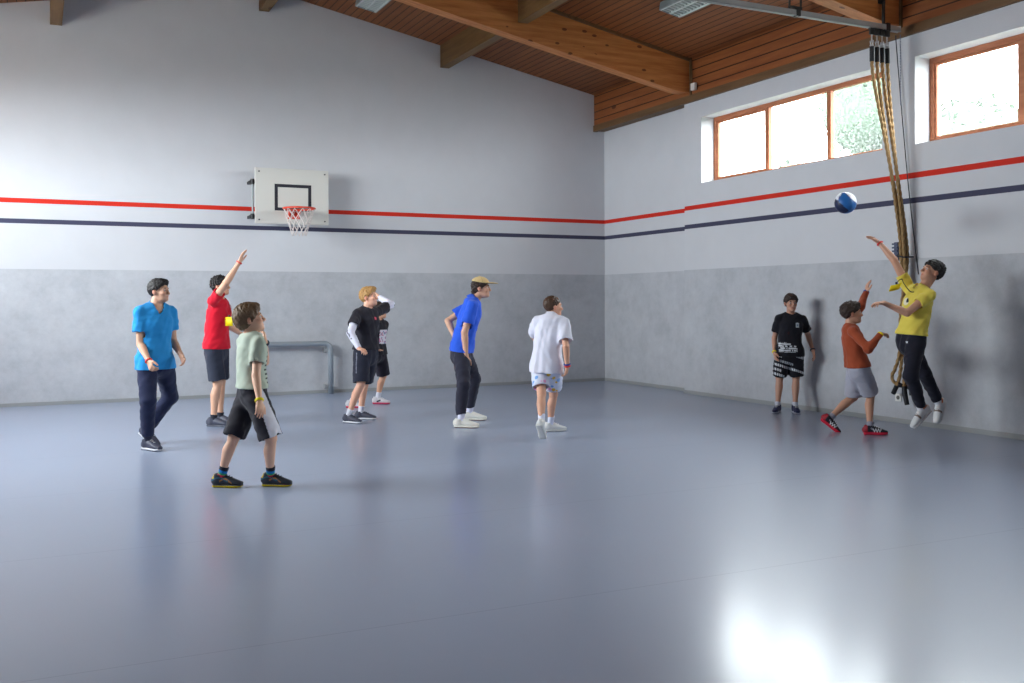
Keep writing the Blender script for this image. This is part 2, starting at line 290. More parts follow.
class Vol:
    def __init__(s, lo, hi, h):
        s.h = h; s.lo = np.array(lo, float) - 3 * h
        s.n = np.ceil((np.array(hi) - s.lo) / h).astype(int) + 4
        s.g = np.full(s.n, 1., np.float32)
        s.ax = [(s.lo[i] + h * np.arange(s.n[i])).astype(np.float32) for i in range(3)]
    def _blk(s, prim, m):
        bb = prim.bbox(m)
        if bb is None: return (slice(None),) * 3, s.ax[0][:, None, None], s.ax[1][None, :, None], s.ax[2][None, None, :]
        i0 = np.clip(np.floor((bb[0] - s.lo) / s.h).astype(int), 0, s.n); i1 = np.clip(np.ceil((bb[1] - s.lo) / s.h).astype(int) + 1, 0, s.n)
        sl = tuple(slice(a, b) for a, b in zip(i0, i1))
        return sl, s.ax[0][sl[0]][:, None, None], s.ax[1][sl[1]][None, :, None], s.ax[2][sl[2]][None, None, :]
    def add(s, prim, k=0.):
        sl, X, Y, Z = s._blk(prim, max(k, 0) + 3 * s.h)
        if 0 in s.g[sl].shape: return s
        d = prim.eval(X, Y, Z); g = s.g[sl]
        m = np.minimum(g, d)
        if k > 0: hh = np.maximum(k - np.abs(g - d), 0) / k; m = m - hh * hh * k * .25
        s.g[sl] = m; return s
    def sub(s, prim, k=0.):
        sl, X, Y, Z = s._blk(prim, max(k, 0) + 3 * s.h)
        if 0 in s.g[sl].shape: return s
        d = -prim.eval(X, Y, Z); g = s.g[sl]
        m = np.maximum(g, d)
        if k > 0: hh = np.maximum(k - np.abs(g - d), 0) / k; m = m + hh * hh * k * .25
        s.g[sl] = m; return s
    def cut(s, half):          # keep the inside of the half space
        sl, X, Y, Z = s._blk(half, 0); s.g = np.maximum(s.g, half.eval(X, Y, Z)).astype(np.float32); return s
    def noise(s, amp, waves, rng, stretch=(1, 1, 1), band=.05):
        X, Y, Z = s.ax[0][:, None, None] * stretch[0], s.ax[1][None, :, None] * stretch[1], s.ax[2][None, None, :] * stretch[2]
        m = np.abs(s.g) < band; ix = np.nonzero(m)
        x, y, z = s.ax[0][ix[0]] * stretch[0], s.ax[1][ix[1]] * stretch[1], s.ax[2][ix[2]] * stretch[2]
        d = 0
        for wl in waves:
            for _ in range(3):
                v = nrm(rng.normal(size=3)) * 2 * math.pi / wl; w2 = nrm(rng.normal(size=3)) * 2 * math.pi / (wl * 2.7)
                d = d + np.sin(x * v[0] + y * v[1] + z * v[2] + rng.uniform(0, 6.3) + 1.3 * np.sin(x * w2[0] + y * w2[1] + z * w2[2] + rng.uniform(0, 6.3))) * wl / waves[0]
        s.g[ix] += (amp / len(waves) * d / 1.7).astype(np.float32); return s
    def mesh(s, smooth=1):
        g = s.g; h = s.h; ins = g < 0
        a = ins[:-1, :-1, :-1].astype(np.int8)
        cnt = a.copy()
        for dx in (0, 1):
            for dy in (0, 1):
                for dz in (0, 1):
                    if dx + dy + dz: cnt += ins[dx:dx + a.shape[0], dy:dy + a.shape[1], dz:dz + a.shape[2]]
        ci = np.nonzero((cnt > 0) & (cnt < 8)); n = len(ci[0])
        idx = np.full(a.shape, -1, np.int32); idx[ci] = np.arange(n)
        C = [(dx, dy, dz) for dx in (0, 1) for dy in (0, 1) for dz in (0, 1)]
        val = np.stack([g[ci[0] + c[0], ci[1] + c[1], ci[2] + c[2]] for c in C], 1)
        acc = np.zeros((n, 3)); num = np.zeros(n)
        for i in range(8):
            for j in range(i + 1, 8):
                if sum(abs(p - q) for p, q in zip(C[i], C[j])) != 1: continue
                m = (val[:, i] < 0) != (val[:, j] < 0)
                t = val[:, i] / np.where(m, val[:, i] - val[:, j], 1)
                P = np.array(C[i])[None] + t[:, None] * (np.array(C[j]) - np.array(C[i]))[None]
                acc[m] += P[m]; num[m] += 1
        V = s.lo + h * (np.stack(ci, 1) + acc / num[:, None])
        F = []
        for ax in range(3):
            sl0 = [slice(None)] * 3; sl1 = [slice(None)] * 3; sl0[ax] = slice(0, -1); sl1[ax] = slice(1, None)
            A, B = ins[tuple(sl0)], ins[tuple(sl1)]
            e = np.nonzero(A != B); e = np.stack(e, 1)
            o1, o2 = (ax + 1) % 3, (ax + 2) % 3
            ok = (e[:, o1] > 0) & (e[:, o2] > 0) & (e[:, o1] < a.shape[o1]) & (e[:, o2] < a.shape[o2]); e = e[ok]
            q = []
            for (i, j) in ((-1, -1), (0, -1), (0, 0), (-1, 0)):
                c = e.copy(); c[:, o1] += i; c[:, o2] += j; q.append(idx[c[:, 0], c[:, 1], c[:, 2]])
            q = np.stack(q, 1); fl = B[e[:, 0], e[:, 1], e[:, 2]]
            q[fl] = q[fl][:, ::-1]; F.append(q)
        F = np.concatenate(F); F = F[(F >= 0).all(1)]
        for _ in range(smooth): V = relax(V, F, .5)
        return V, F

def relax(V, F, w):
    acc = np.zeros_like(V); num = np.zeros(len(V))
    for i in range(4):
        a, b = F[:, i], F[:, (i + 1) % 4]
        for k in range(3):
            acc[:, k] += np.bincount(a, V[b, k], len(V)) + np.bincount(b, V[a, k], len(V))
        num += np.bincount(a, minlength=len(V)) + np.bincount(b, minlength=len(V))
    return V + w * (acc / np.maximum(num, 1)[:, None] - V)

def mesh_obj(name, V, F, mat, parent=None, origin=(0, 0, 0), col=None):
    me = bpy.data.meshes.new(name); V = np.asarray(V, np.float32) - np.asarray(origin, np.float32)
    F = np.asarray(F); k = F.shape[1]
    T = V[F[:, :3]].astype(float); T2 = V[F[:, [0, 2, 3]]].astype(float) if k == 4 else None
    vol = np.einsum('ij,ij->', T[:, 0], np.cross(T[:, 1], T[:, 2])) + (np.einsum('ij,ij->', T2[:, 0], np.cross(T2[:, 1], T2[:, 2])) if k == 4 else 0)
    if vol < 0: F = F[:, ::-1]
    me.vertices.add(len(V)); me.vertices.foreach_set('co', V.ravel())
    me.loops.add(len(F) * k); me.loops.foreach_set('vertex_index', F.ravel().astype(np.int32))
    me.polygons.add(len(F)); me.polygons.foreach_set('loop_start', np.arange(0, len(F) * k, k, dtype=np.int32))
    me.update(calc_edges=True); me.validate()
    me.polygons.foreach_set('use_smooth', np.ones(len(me.polygons), bool))
    if col is not None:
        at = me.color_attributes.new('tint', 'FLOAT_COLOR', 'POINT')
        c = np.ones((len(V), 4), np.float32); c[:, :3] = col; at.data.foreach_set('color', c.ravel())
    me.materials.append(mat)
    o = bpy.data.objects.new(name, me); COL.objects.link(o)
    if parent is not None: o.parent = parent
    return o

def bounds(prims, m=.02):
    lo = np.min([p.bbox(m)[0] for p in prims if p.bbox(m) is not None], 0); hi = np.max([p.bbox(m)[1] for p in prims if p.bbox(m) is not None], 0)
    return lo, hi

def garment(outer, h, th, k=.03, cuts=(), amp=0., waves=(.1,), seed=0, stretch=(1, 1, 1), subs=(), smooth=2, plugs=True, depth=.045):
    """cloth: smooth union of lofts with folds, hollowed where the flat ends leave it open"""
    lo, hi = bounds(outer, .03); A = Vol(lo, hi, h)
    for p in outer: A.add(p, k)
    if amp: A.noise(amp, waves, np.random.default_rng(seed), stretch)
    for c in cuts: A.cut(c)
    for p in outer:
        for e in (0, 1):
            if not p.flat[e] or p is plugs: continue
            a, b2 = (p.p[0], p.p[1]) if e == 0 else (p.p[-1], p.p[-2]); q = nrm(a - b2); n = 0 if e == 0 else -1
            sd = None if p.s is None else p.s[n]
            A.sub(Loft([a - q * depth, a + q * .06], p.w[n] - th, None if p.round else p.r[n] - th, sd, (True, True)))
    for sb in subs: A.sub(sb)
    return A.mesh(smooth)

# ---------------------------------------------------------------- people
def lerp(a, b, t): return np.asarray(a) * (1 - t) + np.asarray(b) * t

def hand_prims(J, s, u):
    W, T = J[s + 'wrist'], J[s + 'tip']; D = nrm(T - W); N = J[s + 'palm'] - D * (J[s + 'palm'] @ D); N = nrm(N)
    Tm = np.cross(D, N) if s == 'r' else np.cross(N, D)
    c = J[s + 'curl']; L = np.linalg.norm(T - W)
    k = u * 1.0
    pr = [(Loft([W - D * .012 * k, W + D * .03 * k, W + D * .078 * k], np.array([.024, .035, .039]) * k, np.array([.019, .0165, .0125]) * k, side=Tm), .012)]
    for i, (off, ln) in enumerate(((.0285, .068), (.0098, .077), (-.009, .072), (-.027, .056))):
        b = W + D * (.078 - .004 * abs(i - 1.2)) * k + Tm * off * k; a = .15 + c * (.75 + .12 * i); d = D + Tm * (off * 2.6)
        P = [b - D * .012 * k, b]; ang = 0
        for seg, f in ((.45, .6), (.31, .85), (.24, .6)):
            ang += a * f; P.append(P[-1] + (nrm(d) * math.cos(ang) + N * math.sin(ang)) * ln * seg * k)
        pr.append((Loft(P, np.array([.0095, .0095, .0088, .008, .0068]) * k), .004))
    b = W + D * .022 * k + Tm * .024 * k + N * .004 * k
    t1 = nrm(D * .72 + Tm * .75 + N * .3); t2 = nrm(D * .95 + Tm * (.35 - .3 * c) + N * (.2 + .4 * c))
    pr.append((Loft([b, b + t1 * .036 * k, b + t1 * .036 * k + t2 * .03 * k, b + t1 * .036 * k + t2 * .052 * k], np.array([.0155, .0115, .0105, .008]) * k), .007))
    return pr

def head_frame(J):
    f = nrm(J['face']); u = J['face_up'] - f * (f @ J['face_up']); u = nrm(u); l = np.cross(u, f)
    return f, u, l, J['head']

def person(key, spec):
    names = ['pel', 'neck', 'head', 'side_s', 'side_p', 'face', 'face_up', 'fwd_s', 'fwd_p', 'base'] + [q + a for q in 'lr' for a in ('shoulder', 'elbow', 'wrist', 'tip', 'hip', 'knee', 'ankle', 'foot', 'palm')]
    J = {a: np.array(v, float) for a, v in zip(names, POSE[key])}
    J['l' + 'curl'], J['r' + 'curl'], J['S'] = POSE[key][-1]
    S = J['S']; u = S / 1.62; gq = spec.get('girth', 1.0); g = u * gq; base = J['base']
    root = bpy.data.objects.new('person', None); COL.objects.link(root); root.location = base
    root['label'] = spec['label']; root['category'] = 'person'; root['group'] = 'people playing ball in the sports hall'
    root.empty_display_size = .2
    def put(name, VF, mat, parent=root, col=None, label=None):
        off = base if parent is root else base
        o = mesh_obj(name, VF[0], VF[1], mat, parent, off, col)
        if label: o['label'] = label
        return o
    f, up, lf, H = head_frame(J); hs = spec.get('hs', 1.0) * (.93 + .07 * u)
    def hp(a, b, c): return H + (f * a + up * b + lf * c) * hs        # head coordinates: forward, up, left
    pel, neck = J['pel'], J['neck']; ax = nrm(neck - pel); ss, sp = J['side_s'], J['side_p']
    dn = -ax; dnp = nrm(dn * .5 + np.array([0, 0, -1]) * .5)
    TL = np.linalg.norm(neck - pel)
    bow = nrm(J['fwd_s']) * .012
    def tor(t): return lerp(pel, neck, t) + bow * math.sin(max(0, min(1, t)) * math.pi) * (1 if t > .45 else -1) * .6
    sd = lambda t: nrm(lerp(sp, ss, min(1, max(0, t))))
    # ---- body, one continuous surface
    B = []
    tt = [0, .2, .42, .7, .88, .97]
    B.append((Loft([pel + dnp * .07 * u] + [tor(t) for t in tt], np.array([.085, .148, .135, .122, .15, .135, .07]) * g, np.array([.085, .105, .092, .086, .102, .085, .055]) * g, side=[sd(0)] + [sd(t) for t in tt]), .0))
    B.append((Loft([neck - ax * .03 * u, lerp(neck, hp(-.02, -.06, 0), .6), hp(-.012, -.045, 0)], np.array([.06, .054, .052]) * u * .98), .03))
    for s in 'lr':
        sh, el, wr = J[s + 'shoulder'], J[s + 'elbow'], J[s + 'wrist']
        B.append((Loft([neck - ax * .035 * u, sh + nrm(neck - sh) * .01], np.array([.053, .045]) * g), .035))
        B.append((Loft([sh, lerp(sh, el, .35), lerp(sh, el, .8), el], np.array([.046, .044, .037, .036]) * g), .03))
        B.append((Loft([el, lerp(el, wr, .25), lerp(el, wr, .7), wr], np.array([.0365, .0385, .028, .0235]) * g), .012))
        hip, kn, an = J[s + 'hip'], J[s + 'knee'], J[s + 'ankle']; ft = nrm(J[s + 'foot'])
        bk = -nrm(ft * np.array([1, 1, 0])) * .012 * u
        B.append((Loft([hip, lerp(hip, kn, .35), lerp(hip, kn, .8), kn], np.array([.084, .076, .056, .051]) * g), .035))
        B.append((Loft([kn, lerp(kn, an, .12), lerp(kn, an, .33) + bk, lerp(kn, an, .7) + bk * .5, an], np.array([.05, .047, .053, .037, .031]) * g), .015))
        FL = .152 * S; sole = np.cross(np.cross([0, 0, 1.], ft), ft); sole = -nrm(sole) if sole[2] > 0 else nrm(sole)
        sdv = nrm(np.cross(ft, sole)); ah = .052 * S - .022
        B.append((Loft([an + sole * ah * .5 - ft * .16 * FL, an + sole * ah * .35, an + sole * ah * .55 + ft * .3 * FL, an + sole * ah * .8 + ft * .62 * FL], np.array([.03, .032, .036, .03]) * u, np.array([.028, .03, .022, .012]) * u, side=sdv), .015))
        for pr in hand_prims(J, s, u): B.append(pr)
    # head
    E = lambda a, b, c, ra, rb, rc: Ell(hp(a, b, c), (f, up, lf), np.array([ra, rb, rc]) * hs)
    B += [(E(-.008, .028, 0, .092, .083, .072), .0), (E(.035, -.045, 0, .056, .068, .055), .03), (E(.046, -.078, 0, .042, .034, .042), .02), (E(.073, -.093, 0, .019, .015, .02), .02),
          (Loft([hp(.091, .004, 0), hp(.103, -.018, 0), hp(.109, -.034, 0)], np.array([.0085, .0095, .0125]) * hs), .008), (E(.095, -.038, .011, .011, .008, .009), .006), (E(.095, -.038, -.011, .011, .008, .009), .006),
          (Loft([hp(.076, .018, .038), hp(.084, .019, .016), hp(.084, .019, -.016), hp(.076, .018, -.038)], .011 * hs), .015),
          (E(.068, -.025, .04, .022, .02, .018), .02), (E(.068, -.025, -.04, .022, .02, .018), .02),
          (E(.0865, -.06, 0, .009, .0055, .022), .006), (E(.085, -.07, 0, .009, .006, .019), .006)]
    for c in (1, -1):
        a2 = nrm(up + f * -.25); fa = nrm(np.cross(a2, lf))
        B.append((Ell(hp(-.012, -.012, .074 * c), (fa, a2, nrm(lf * c + f * -.0)), np.array([.019, .031, .0095]) * hs), .004))
    lo, hi = bounds([b for b, _ in B], .01)
    V = Vol(lo, hi, spec.get('res', .0055))
    for prim, k in B: V.add(prim, k)
    for c in (1, -1):
        V.sub(Ell(hp(.094, -.003, .031 * c), (f, up, lf), np.array([.016, .0075, .0145]) * hs), .008)
    BV, BF = V.mesh(1)
    skin = np.array(spec.get('skin', (.56, .33, .22)))
    cl = np.tile(skin, (len(BV), 1))
    d = (BV - H) / hs; fa, ua, la = d @ f, d @ up, d @ lf
    def blend(m, c, a):
        m = np.clip(m, 0, 1)[:, None] * a; cl[:] = cl * (1 - m) + np.array(c) * m
    lip = 1.4 - np.sqrt(((ua + .065) / .010) ** 2 + (la / .024) ** 2); blend(np.where(fa > .06, lip, 0), skin * np.array([.82, .5, .5]), .75)
    for c in (1, -1):
        chk = 1.2 - np.sqrt(((ua + .03) / .025) ** 2 + ((la - .042 * c) / .025) ** 2); blend(np.where(fa > .04, chk, 0), skin * np.array([1.0, .74, .7]), .5)
        er = 1.2 - np.sqrt(((ua + .012) / .036) ** 2 + ((fa + .012) / .03) ** 2); blend(np.where(np.abs(la) > .068, er, 0), skin * np.array([1.0, .7, .66]), .5)
    for s in 'lr':
        for jn, rr in (('knee', .06), ('elbow', .045), ('tip', .05)):
            blend(1 - np.linalg.norm(BV - J[s + jn], axis=1) / rr, skin * np.array([1.0, .78, .72]), .5)
    body = put('body', (BV, BF), M['skin'], col=cl)
    # ---- face details
    for c in (1, -1):
        eo = put('eye', ball_mesh(hp(.0755, -.003, .031 * c), .0128 * hs), M['eye_white'])
        gaze = nrm(f + lf * .0)
        V2, F2 = ball_mesh(hp(.0755, -.003, .031 * c) + gaze * .0068 * hs, .0072 * hs); o2 = mesh_obj('iris', V2, F2, M['iris'], eo, base)
        br = Loft([hp(.09, .017, .014 * c), hp(.0905, .022, .03 * c), hp(.078, .017, .048 * c)], np.array([.0035, .0042, .0025]) * hs * spec.get('brow', 1.0))
        vb = Vol(*bounds([br], .004), .0022); vb.add(br)
        put('eyebrow', vb.mesh(1), spec['hair']['mat'])
    # ---- hair
    hr = spec['hair']; th = hr.get('th', .014); rng = np.random.default_rng(hr.get('seed', 1))
    prs = [(E(-.012, .03, 0, .092 + th, .083 + th * 1.1, .074 + th * .8), 0)]
    for (a, b, c, ra, rb, rc) in hr.get('blobs', ()): prs.append((E(a, b, c, ra, rb, rc), .02))
    lo, hi = bounds([p for p, _ in prs], .02); hv = Vol(lo, hi, .0042)
    for p, k in prs: hv.add(p, k)
    st = hr.get('stretch', (1, 1, 1))
    hv.noise(hr.get('amp', .004), hr.get('waves', (.03, .016)), rng, st)
    fr, nape, side = hr.get('front', (.088, .068)), hr.get('nape', (-.06, -.075)), hr.get('side', 0)
    # keep above the slanted line forehead -> nape, bulged around the ear
    a0, b0 = fr; a1, b1 = nape
    nn = np.array([-(b0 - b1), (a0 - a1)]); nn = nn / np.linalg.norm(nn)
    hv.cut(Half(hp(a0, b0, 0), -(f * nn[0] + up * nn[1])))
    hv.noise(hr.get('fray', .0045), (.024, .013), rng, st)
    if 'frontcut' in hr: hv.cut(Half(hp(*hr['frontcut'][:2], 0), f * hr['frontcut'][2] - up * hr['frontcut'][3]))
    extra = hr.get('locks', ())
    for (pts, w) in extra: hv.add(Loft([hp(*q) for q in pts], np.array(w) * hs), .008)
    if 'facecut' in hr: hv.sub(E(*hr['facecut']), .004)
    for c in (1, -1): hv.sub(E(.0, -.012, .082 * c, .021, .03, .02), .006)
    put('hair', hv.mesh(1), hr['mat'])
    # ---- shorts or trousers
    bt = spec['bottom']; O = []; eb = bt.get('ease', 0)
    waist = Loft([tor(.16), tor(.05), pel + dnp * .07 * u], np.array([.145, .156, .15]) * g, np.array([.104, .116, .114]) * g, side=[sd(.2), sd(0), sd(0)], flat=(True, False)); O.append(waist)
    for s in 'lr':
        hip, kn, an = J[s + 'hip'], J[s + 'knee'], J[s + 'ankle']; hip2 = hip + nrm(hip - pel) * .004
        if bt['type'] == 'shorts':
            L = bt['len'];
            pts = [hip2, lerp(hip2, kn, .5), lerp(hip2, kn, min(L, 1))]
            rr = [.096, .094, .09]
            if L > 1: pts[-1] = kn; pts.append(kn + (nrm(kn - hip) * .6 + nrm(an - kn) * .4) * (L - 1) * np.linalg.norm(kn - hip)); rr.append(.094)
            rr = np.array(rr) * g + eb * np.linspace(.3, 1, len(rr))
            O.append(Loft(pts, rr, flat=(False, True)))
        else:
            cu = bt.get('cuff', .93)
            O.append(Loft([hip2, lerp(hip2, kn, .5), kn], np.array([.096, .086, .069]) * g + eb))
            bk = -nrm(J[s + 'foot'] * np.array([1, 1, 0])) * .008
            O.append(Loft([kn, lerp(kn, an, .35) + bk, lerp(kn, an, .8) + bk, lerp(kn, an, cu)], np.array([.067, .066, .055, bt.get('cuff_r', .05)]) * g + eb, flat=(False, True)))
    PV, PF = garment(O, .0068, .014, .03, amp=bt.get('amp', .005), waves=(.1, .05), seed=bt.get('seed', 5), stretch=bt.get('stretch', (1, 1, .7)), plugs=waist); PO = O
    c0 = np.tile(np.array(bt['color'], float), (len(PV), 1))
    if bt.get('paint'): c0 = bt['paint'](c0, PV, J)
    put('shorts' if bt['type'] == 'shorts' else 'trousers', (PV, PF), M['cloth'], col=c0)
    # ---- shirt
    tp = spec['top']; ea = tp.get('ease', .0); hem = tp['hem']; th = .014
    hp_ = pel + dnp * hem
    O = [Loft([pel + dnp * (max(hem, 0) + .05), tor(.05), tor(.4), tor(.72), tor(.9), tor(1.02)], np.array([.165 + tp.get('flare', .01), .166, .155, .165, .145, .07]) * g + ea, np.array([.122 + tp.get('flare', .01), .124, .114, .119, .096, .062]) * g + ea * .8, side=[sd(0), sd(0), sd(.4), sd(.72), sd(.9), sd(1)])]
    for s in 'lr':
        sh, el, wr = J[s + 'shoulder'], J[s + 'elbow'], J[s + 'wrist']
        O.append(Loft([tor(1.0) - ax * .02 * u, sh], np.array([.054, .049]) * g + ea * .4))
        if tp['sleeve'] == 'short':
            t = tp.get('slen', .55); O.append(Loft([sh, lerp(sh, el, t)], np.array([.0515, .062 + tp.get('sflare', 0)]) * g + ea, flat=(False, True)))
        else:
            O.append(Loft([sh, lerp(sh, el, .6), el], np.array([.052, .051, .049]) * g + ea * .6)); O.append(Loft([el, lerp(el, wr, .5), lerp(el, wr, .97)], np.array([.05, .042, .034]) * g + ea * .3, flat=(False, True)))
    for q in PO:
        q2 = Loft(q.p, q.w + .013, None if q.round else q.r + .013, q.s, (False, False)); O.append(q2)
    ntop = lerp(neck, hp(-.02, -.06, 0), .12); nd = nrm(hp(-.012, -.045, 0) - neck); fs = nrm(J['fwd_s'] - nd * (J['fwd_s'] @ nd))
    nr = tp.get('neck_r', .066) * u
    neckhole = Loft([neck - nd * .045 * u + fs * .012, neck + nd * .2], [nr * .9, nr * 1.1])
    subs = [neckhole]
    if tp.get('vneck'): subs.append(Loft([neck - nd * .11 * u + fs * .11, neck + nd * .02 + fs * .07], np.array([.006, .05]) * u))
    subs.append(Loft([hp_ - dnp * .012, hp_ + dnp * .06], .158 * g - th, .112 * g - th, sd(0), (True, False)))
    SV, SF = garment(O, .0068, th, .028, amp=tp.get('amp', .006), waves=(.11, .06), seed=tp.get('seed', 1), stretch=tp.get('stretch', (1, 1, .8)), subs=subs, cuts=[Half(hp_, dnp)], depth=.03)
    def local(V):   # shirt coordinates: along the axis from pelvis (0..1), side (left +) and front
        q = V - pel; return (q @ ax) / TL, q @ ss, q @ nrm(J['fwd_s'])
    colf = tp.get('paint'); c0 = np.tile(np.array(tp['color'], float), (len(SV), 1))
    if colf: c0 = colf(c0, SV, *local(SV), J)
    put('shirt' if tp.get('name') is None else tp['name'], (SV, SF), M['cloth'], col=c0)
    if tp.get('collar'):
        tp['collar'](put, J, neck, nd, fs, ss, u, nr)
    else:
        # ribbed neckband following the neck opening
        ring = []
        for i in range(40):
            an_ = i / 40 * 2 * math.pi; dv = fs * math.cos(an_) + np.cross(nd, fs) * math.sin(an_)
            hgt = (.004 - .028 * max(0, math.cos(an_)) + .004 * math.cos(2 * an_)) * u
            if tp.get('vneck'): hgt -= .05 * u * max(0, math.cos(an_)) ** 6
            ring.append(neck + nd * hgt + fs * .008 + dv * nr * (1.0))
        put('neckband', tube_mesh(ring, .006, closed=True), tp.get('band', M['cloth_' + key]))
    # ---- socks and shoes
    for s in 'lr':
        kn, an = J[s + 'knee'], J[s + 'ankle']; ft = nrm(J[s + 'foot'])
        sole = np.cross(np.cross([0, 0, 1.], ft), ft); sole = -nrm(sole) if sole[2] > 0 else nrm(sole); V_ = -sole
        sdv = nrm(np.cross(ft, sole)); ah = .052 * S; FL = .164 * S
        upl = nrm(kn - an); tpx = spec['socks'].get('top', .07)
        so = Loft([an + upl * tpx, an + upl * .03, an - upl * .01, an + sole * ah * .45 + ft * .06], np.array([.042, .037, .037, .03]) * g, flat=(True, False))
        v = Vol(*bounds([so], .01), .005); v.add(so, 0); sv, sf = v.mesh(1)
        sc = np.tile(np.array(spec['socks']['color'], float), (len(sv), 1))
        if 'stripes' in spec['socks']:
            hgt = (sv - an) @ upl
            for (h0, h1, c) in spec['socks']['stripes']: sc[(hgt > h0) & (hgt < h1)] = c
        put('sock', (sv, sf), M['cloth'], col=sc)
        shs = spec['shoes']; hgt = shs.get('mid', 0)
        def fp(a, z, l=0): return an + ft * a * FL + V_ * (z - ah) + sdv * l
        w = u * 1.0
        up_ = [Loft([fp(-.19, .052), fp(-.05, .058), fp(.16, .056), fp(.36, .045), fp(.56, .036), fp(.68, .033)], np.array([.034, .036, .038, .043, .041, .031]) * w, np.array([.04, .046, .044, .034, .025, .019]) * w, side=sdv),
               Loft([fp(-.09, .05), fp(-.075, .104 + hgt)], np.array([.042, .044]) * w, flat=(False, True))]
        v = Vol(*bounds(up_, .01), .005)
        v.add(up_[0]); v.add(up_[1], .02)
        v.sub(Loft([fp(-.06, .07), fp(-.055, .18)], np.array([.032, .038]) * w), .004)
        v.cut(Half(fp(0, .014), -V_))
        hv_, hf_ = v.mesh(1)
        hc = np.tile(np.array(shs['upper'], float), (len(hv_), 1)); q = hv_ - an; fa_, za_, la_ = (q @ ft) / FL, q @ V_ + ah, q @ sdv
        if 'paint' in shs: hc = shs['paint'](hc, fa_, za_, la_)
        so_ = put('shoe', (hv_, hf_), M['shoe'], col=hc)
        sl = Loft([fp(-.215, .013), fp(-.05, .0145), fp(.2, .014), fp(.45, .014), fp(.6, .015), fp(.69, .018)], np.array([.039, .040, .040, .047, .044, .034]) * w, np.array([.017, .017, .0165, .016, .0155, .0135]) * w, side=sdv)
        v = Vol(*bounds([sl], .01), .0045); v.add(sl); sv2, sf2 = v.mesh(1)
        c2 = np.tile(np.array(shs['sole'], float), (len(sv2), 1))
        if 'outsole' in shs: c2[((sv2 - an) @ V_ + ah) < shs.get('tread', .008)] = shs['outsole']
        mesh_obj('sole', sv2, sf2, M['shoe'], so_, base, c2)
        if shs.get('laces') is not None:
            lv, lF = [], []
            n0 = 0
            for i in range(4):
                a_ = .1 + .085 * i; z0 = float(np.interp(a_ + .01, [-.05, .16, .36, .56], [.106, .101, .080, .062])); hw = (.02 - .001 * i) * w
                pts = [fp(a_, z0 - .010, hw), fp(a_ + .01, z0 + .002, hw * .5), fp(a_ + .015, z0 + .004, 0), fp(a_ + .01, z0 + .002, -hw * .5), fp(a_, z0 - .010, -hw)]
                tv, tf = tube_mesh(pts, .0032); lv.append(tv); lF.append(tf + n0); n0 += len(tv)
            mesh_obj('laces', np.concatenate(lv), np.concatenate(lF), M[shs['laces']], so_, base)
    for (s, t, mat, rad, nm) in spec.get('bands', ()):
        wr, el = J[s + 'wrist'], J[s + 'elbow']; D = nrm(wr - el); c = lerp(el, wr, t); e1 = nrm(np.cross(D, [.3, .5, .8])); e2 = np.cross(D, e1)
        r0 = (.0265 + .03 * (1 - t)) * g + .003
        ring = [c + (e1 * math.cos(i / 24 * 6.2832) + e2 * math.sin(i / 24 * 6.2832)) * r0 for i in range(24)]
        put(nm, tube_mesh(ring, rad, closed=True, axis=D, flat=1.6), M[mat])
    for fn in spec.get('extras', ()): fn(put, J, dict(u=u, g=g, hs=hs, hp=hp, f=f, up=up, lf=lf, E=E, ax=ax, TL=TL, tor=tor, root=root, base=base, ss=ss, fs=nrm(J['fwd_s'])))
    return root

def ball_mesh(c, r, nu=16, nv=10):
    V = [c + np.array([0, 0, r])]; 
    for j in range(1, nv):
        for i in range(nu):
            a, b = math.pi * j / nv, 2 * math.pi * i / nu; V.append(c + r * np.array([math.sin(a) * math.cos(b), math.sin(a) * math.sin(b), math.cos(a)]))
    V.append(c - np.array([0, 0, r])); F = []
    for i in range(nu):
        k = (i + 1) % nu; F.append((0, 1 + i, 1 + k, 1 + k))
        for j in range(nv - 2): F.append((1 + j * nu + i, 1 + (j + 1) * nu + i, 1 + (j + 1) * nu + k, 1 + j * nu + k))
        F.append((1 + (nv - 2) * nu + k, 1 + (nv - 2) * nu + i, len(V) - 1, len(V) - 1))
    # collapse the degenerate quads of the caps by nudging: use thin pole rings instead
    V = np.array(V); n = len(V)
    ring0 = [c + np.array([1e-4 * math.cos(2 * math.pi * i / nu), 1e-4 * math.sin(2 * math.pi * i / nu), r]) for i in range(nu)]
    ring1 = [c + np.array([1e-4 * math.cos(2 * math.pi * i / nu), 1e-4 * math.sin(2 * math.pi * i / nu), -r]) for i in range(nu)]
    V = np.concatenate([V[1:-1], ring0, ring1]); m = (nv - 1) * nu; F = []
    for i in range(nu):
        k = (i + 1) % nu
        F.append((m + i, i, k, m + k))
        for j in range(nv - 2): F.append((j * nu + i, (j + 1) * nu + i, (j + 1) * nu + k, j * nu + k))
        F.append(((nv - 2) * nu + i, m + nu + i, m + nu + k, (nv - 2) * nu + k))
    return V, np.array(F)

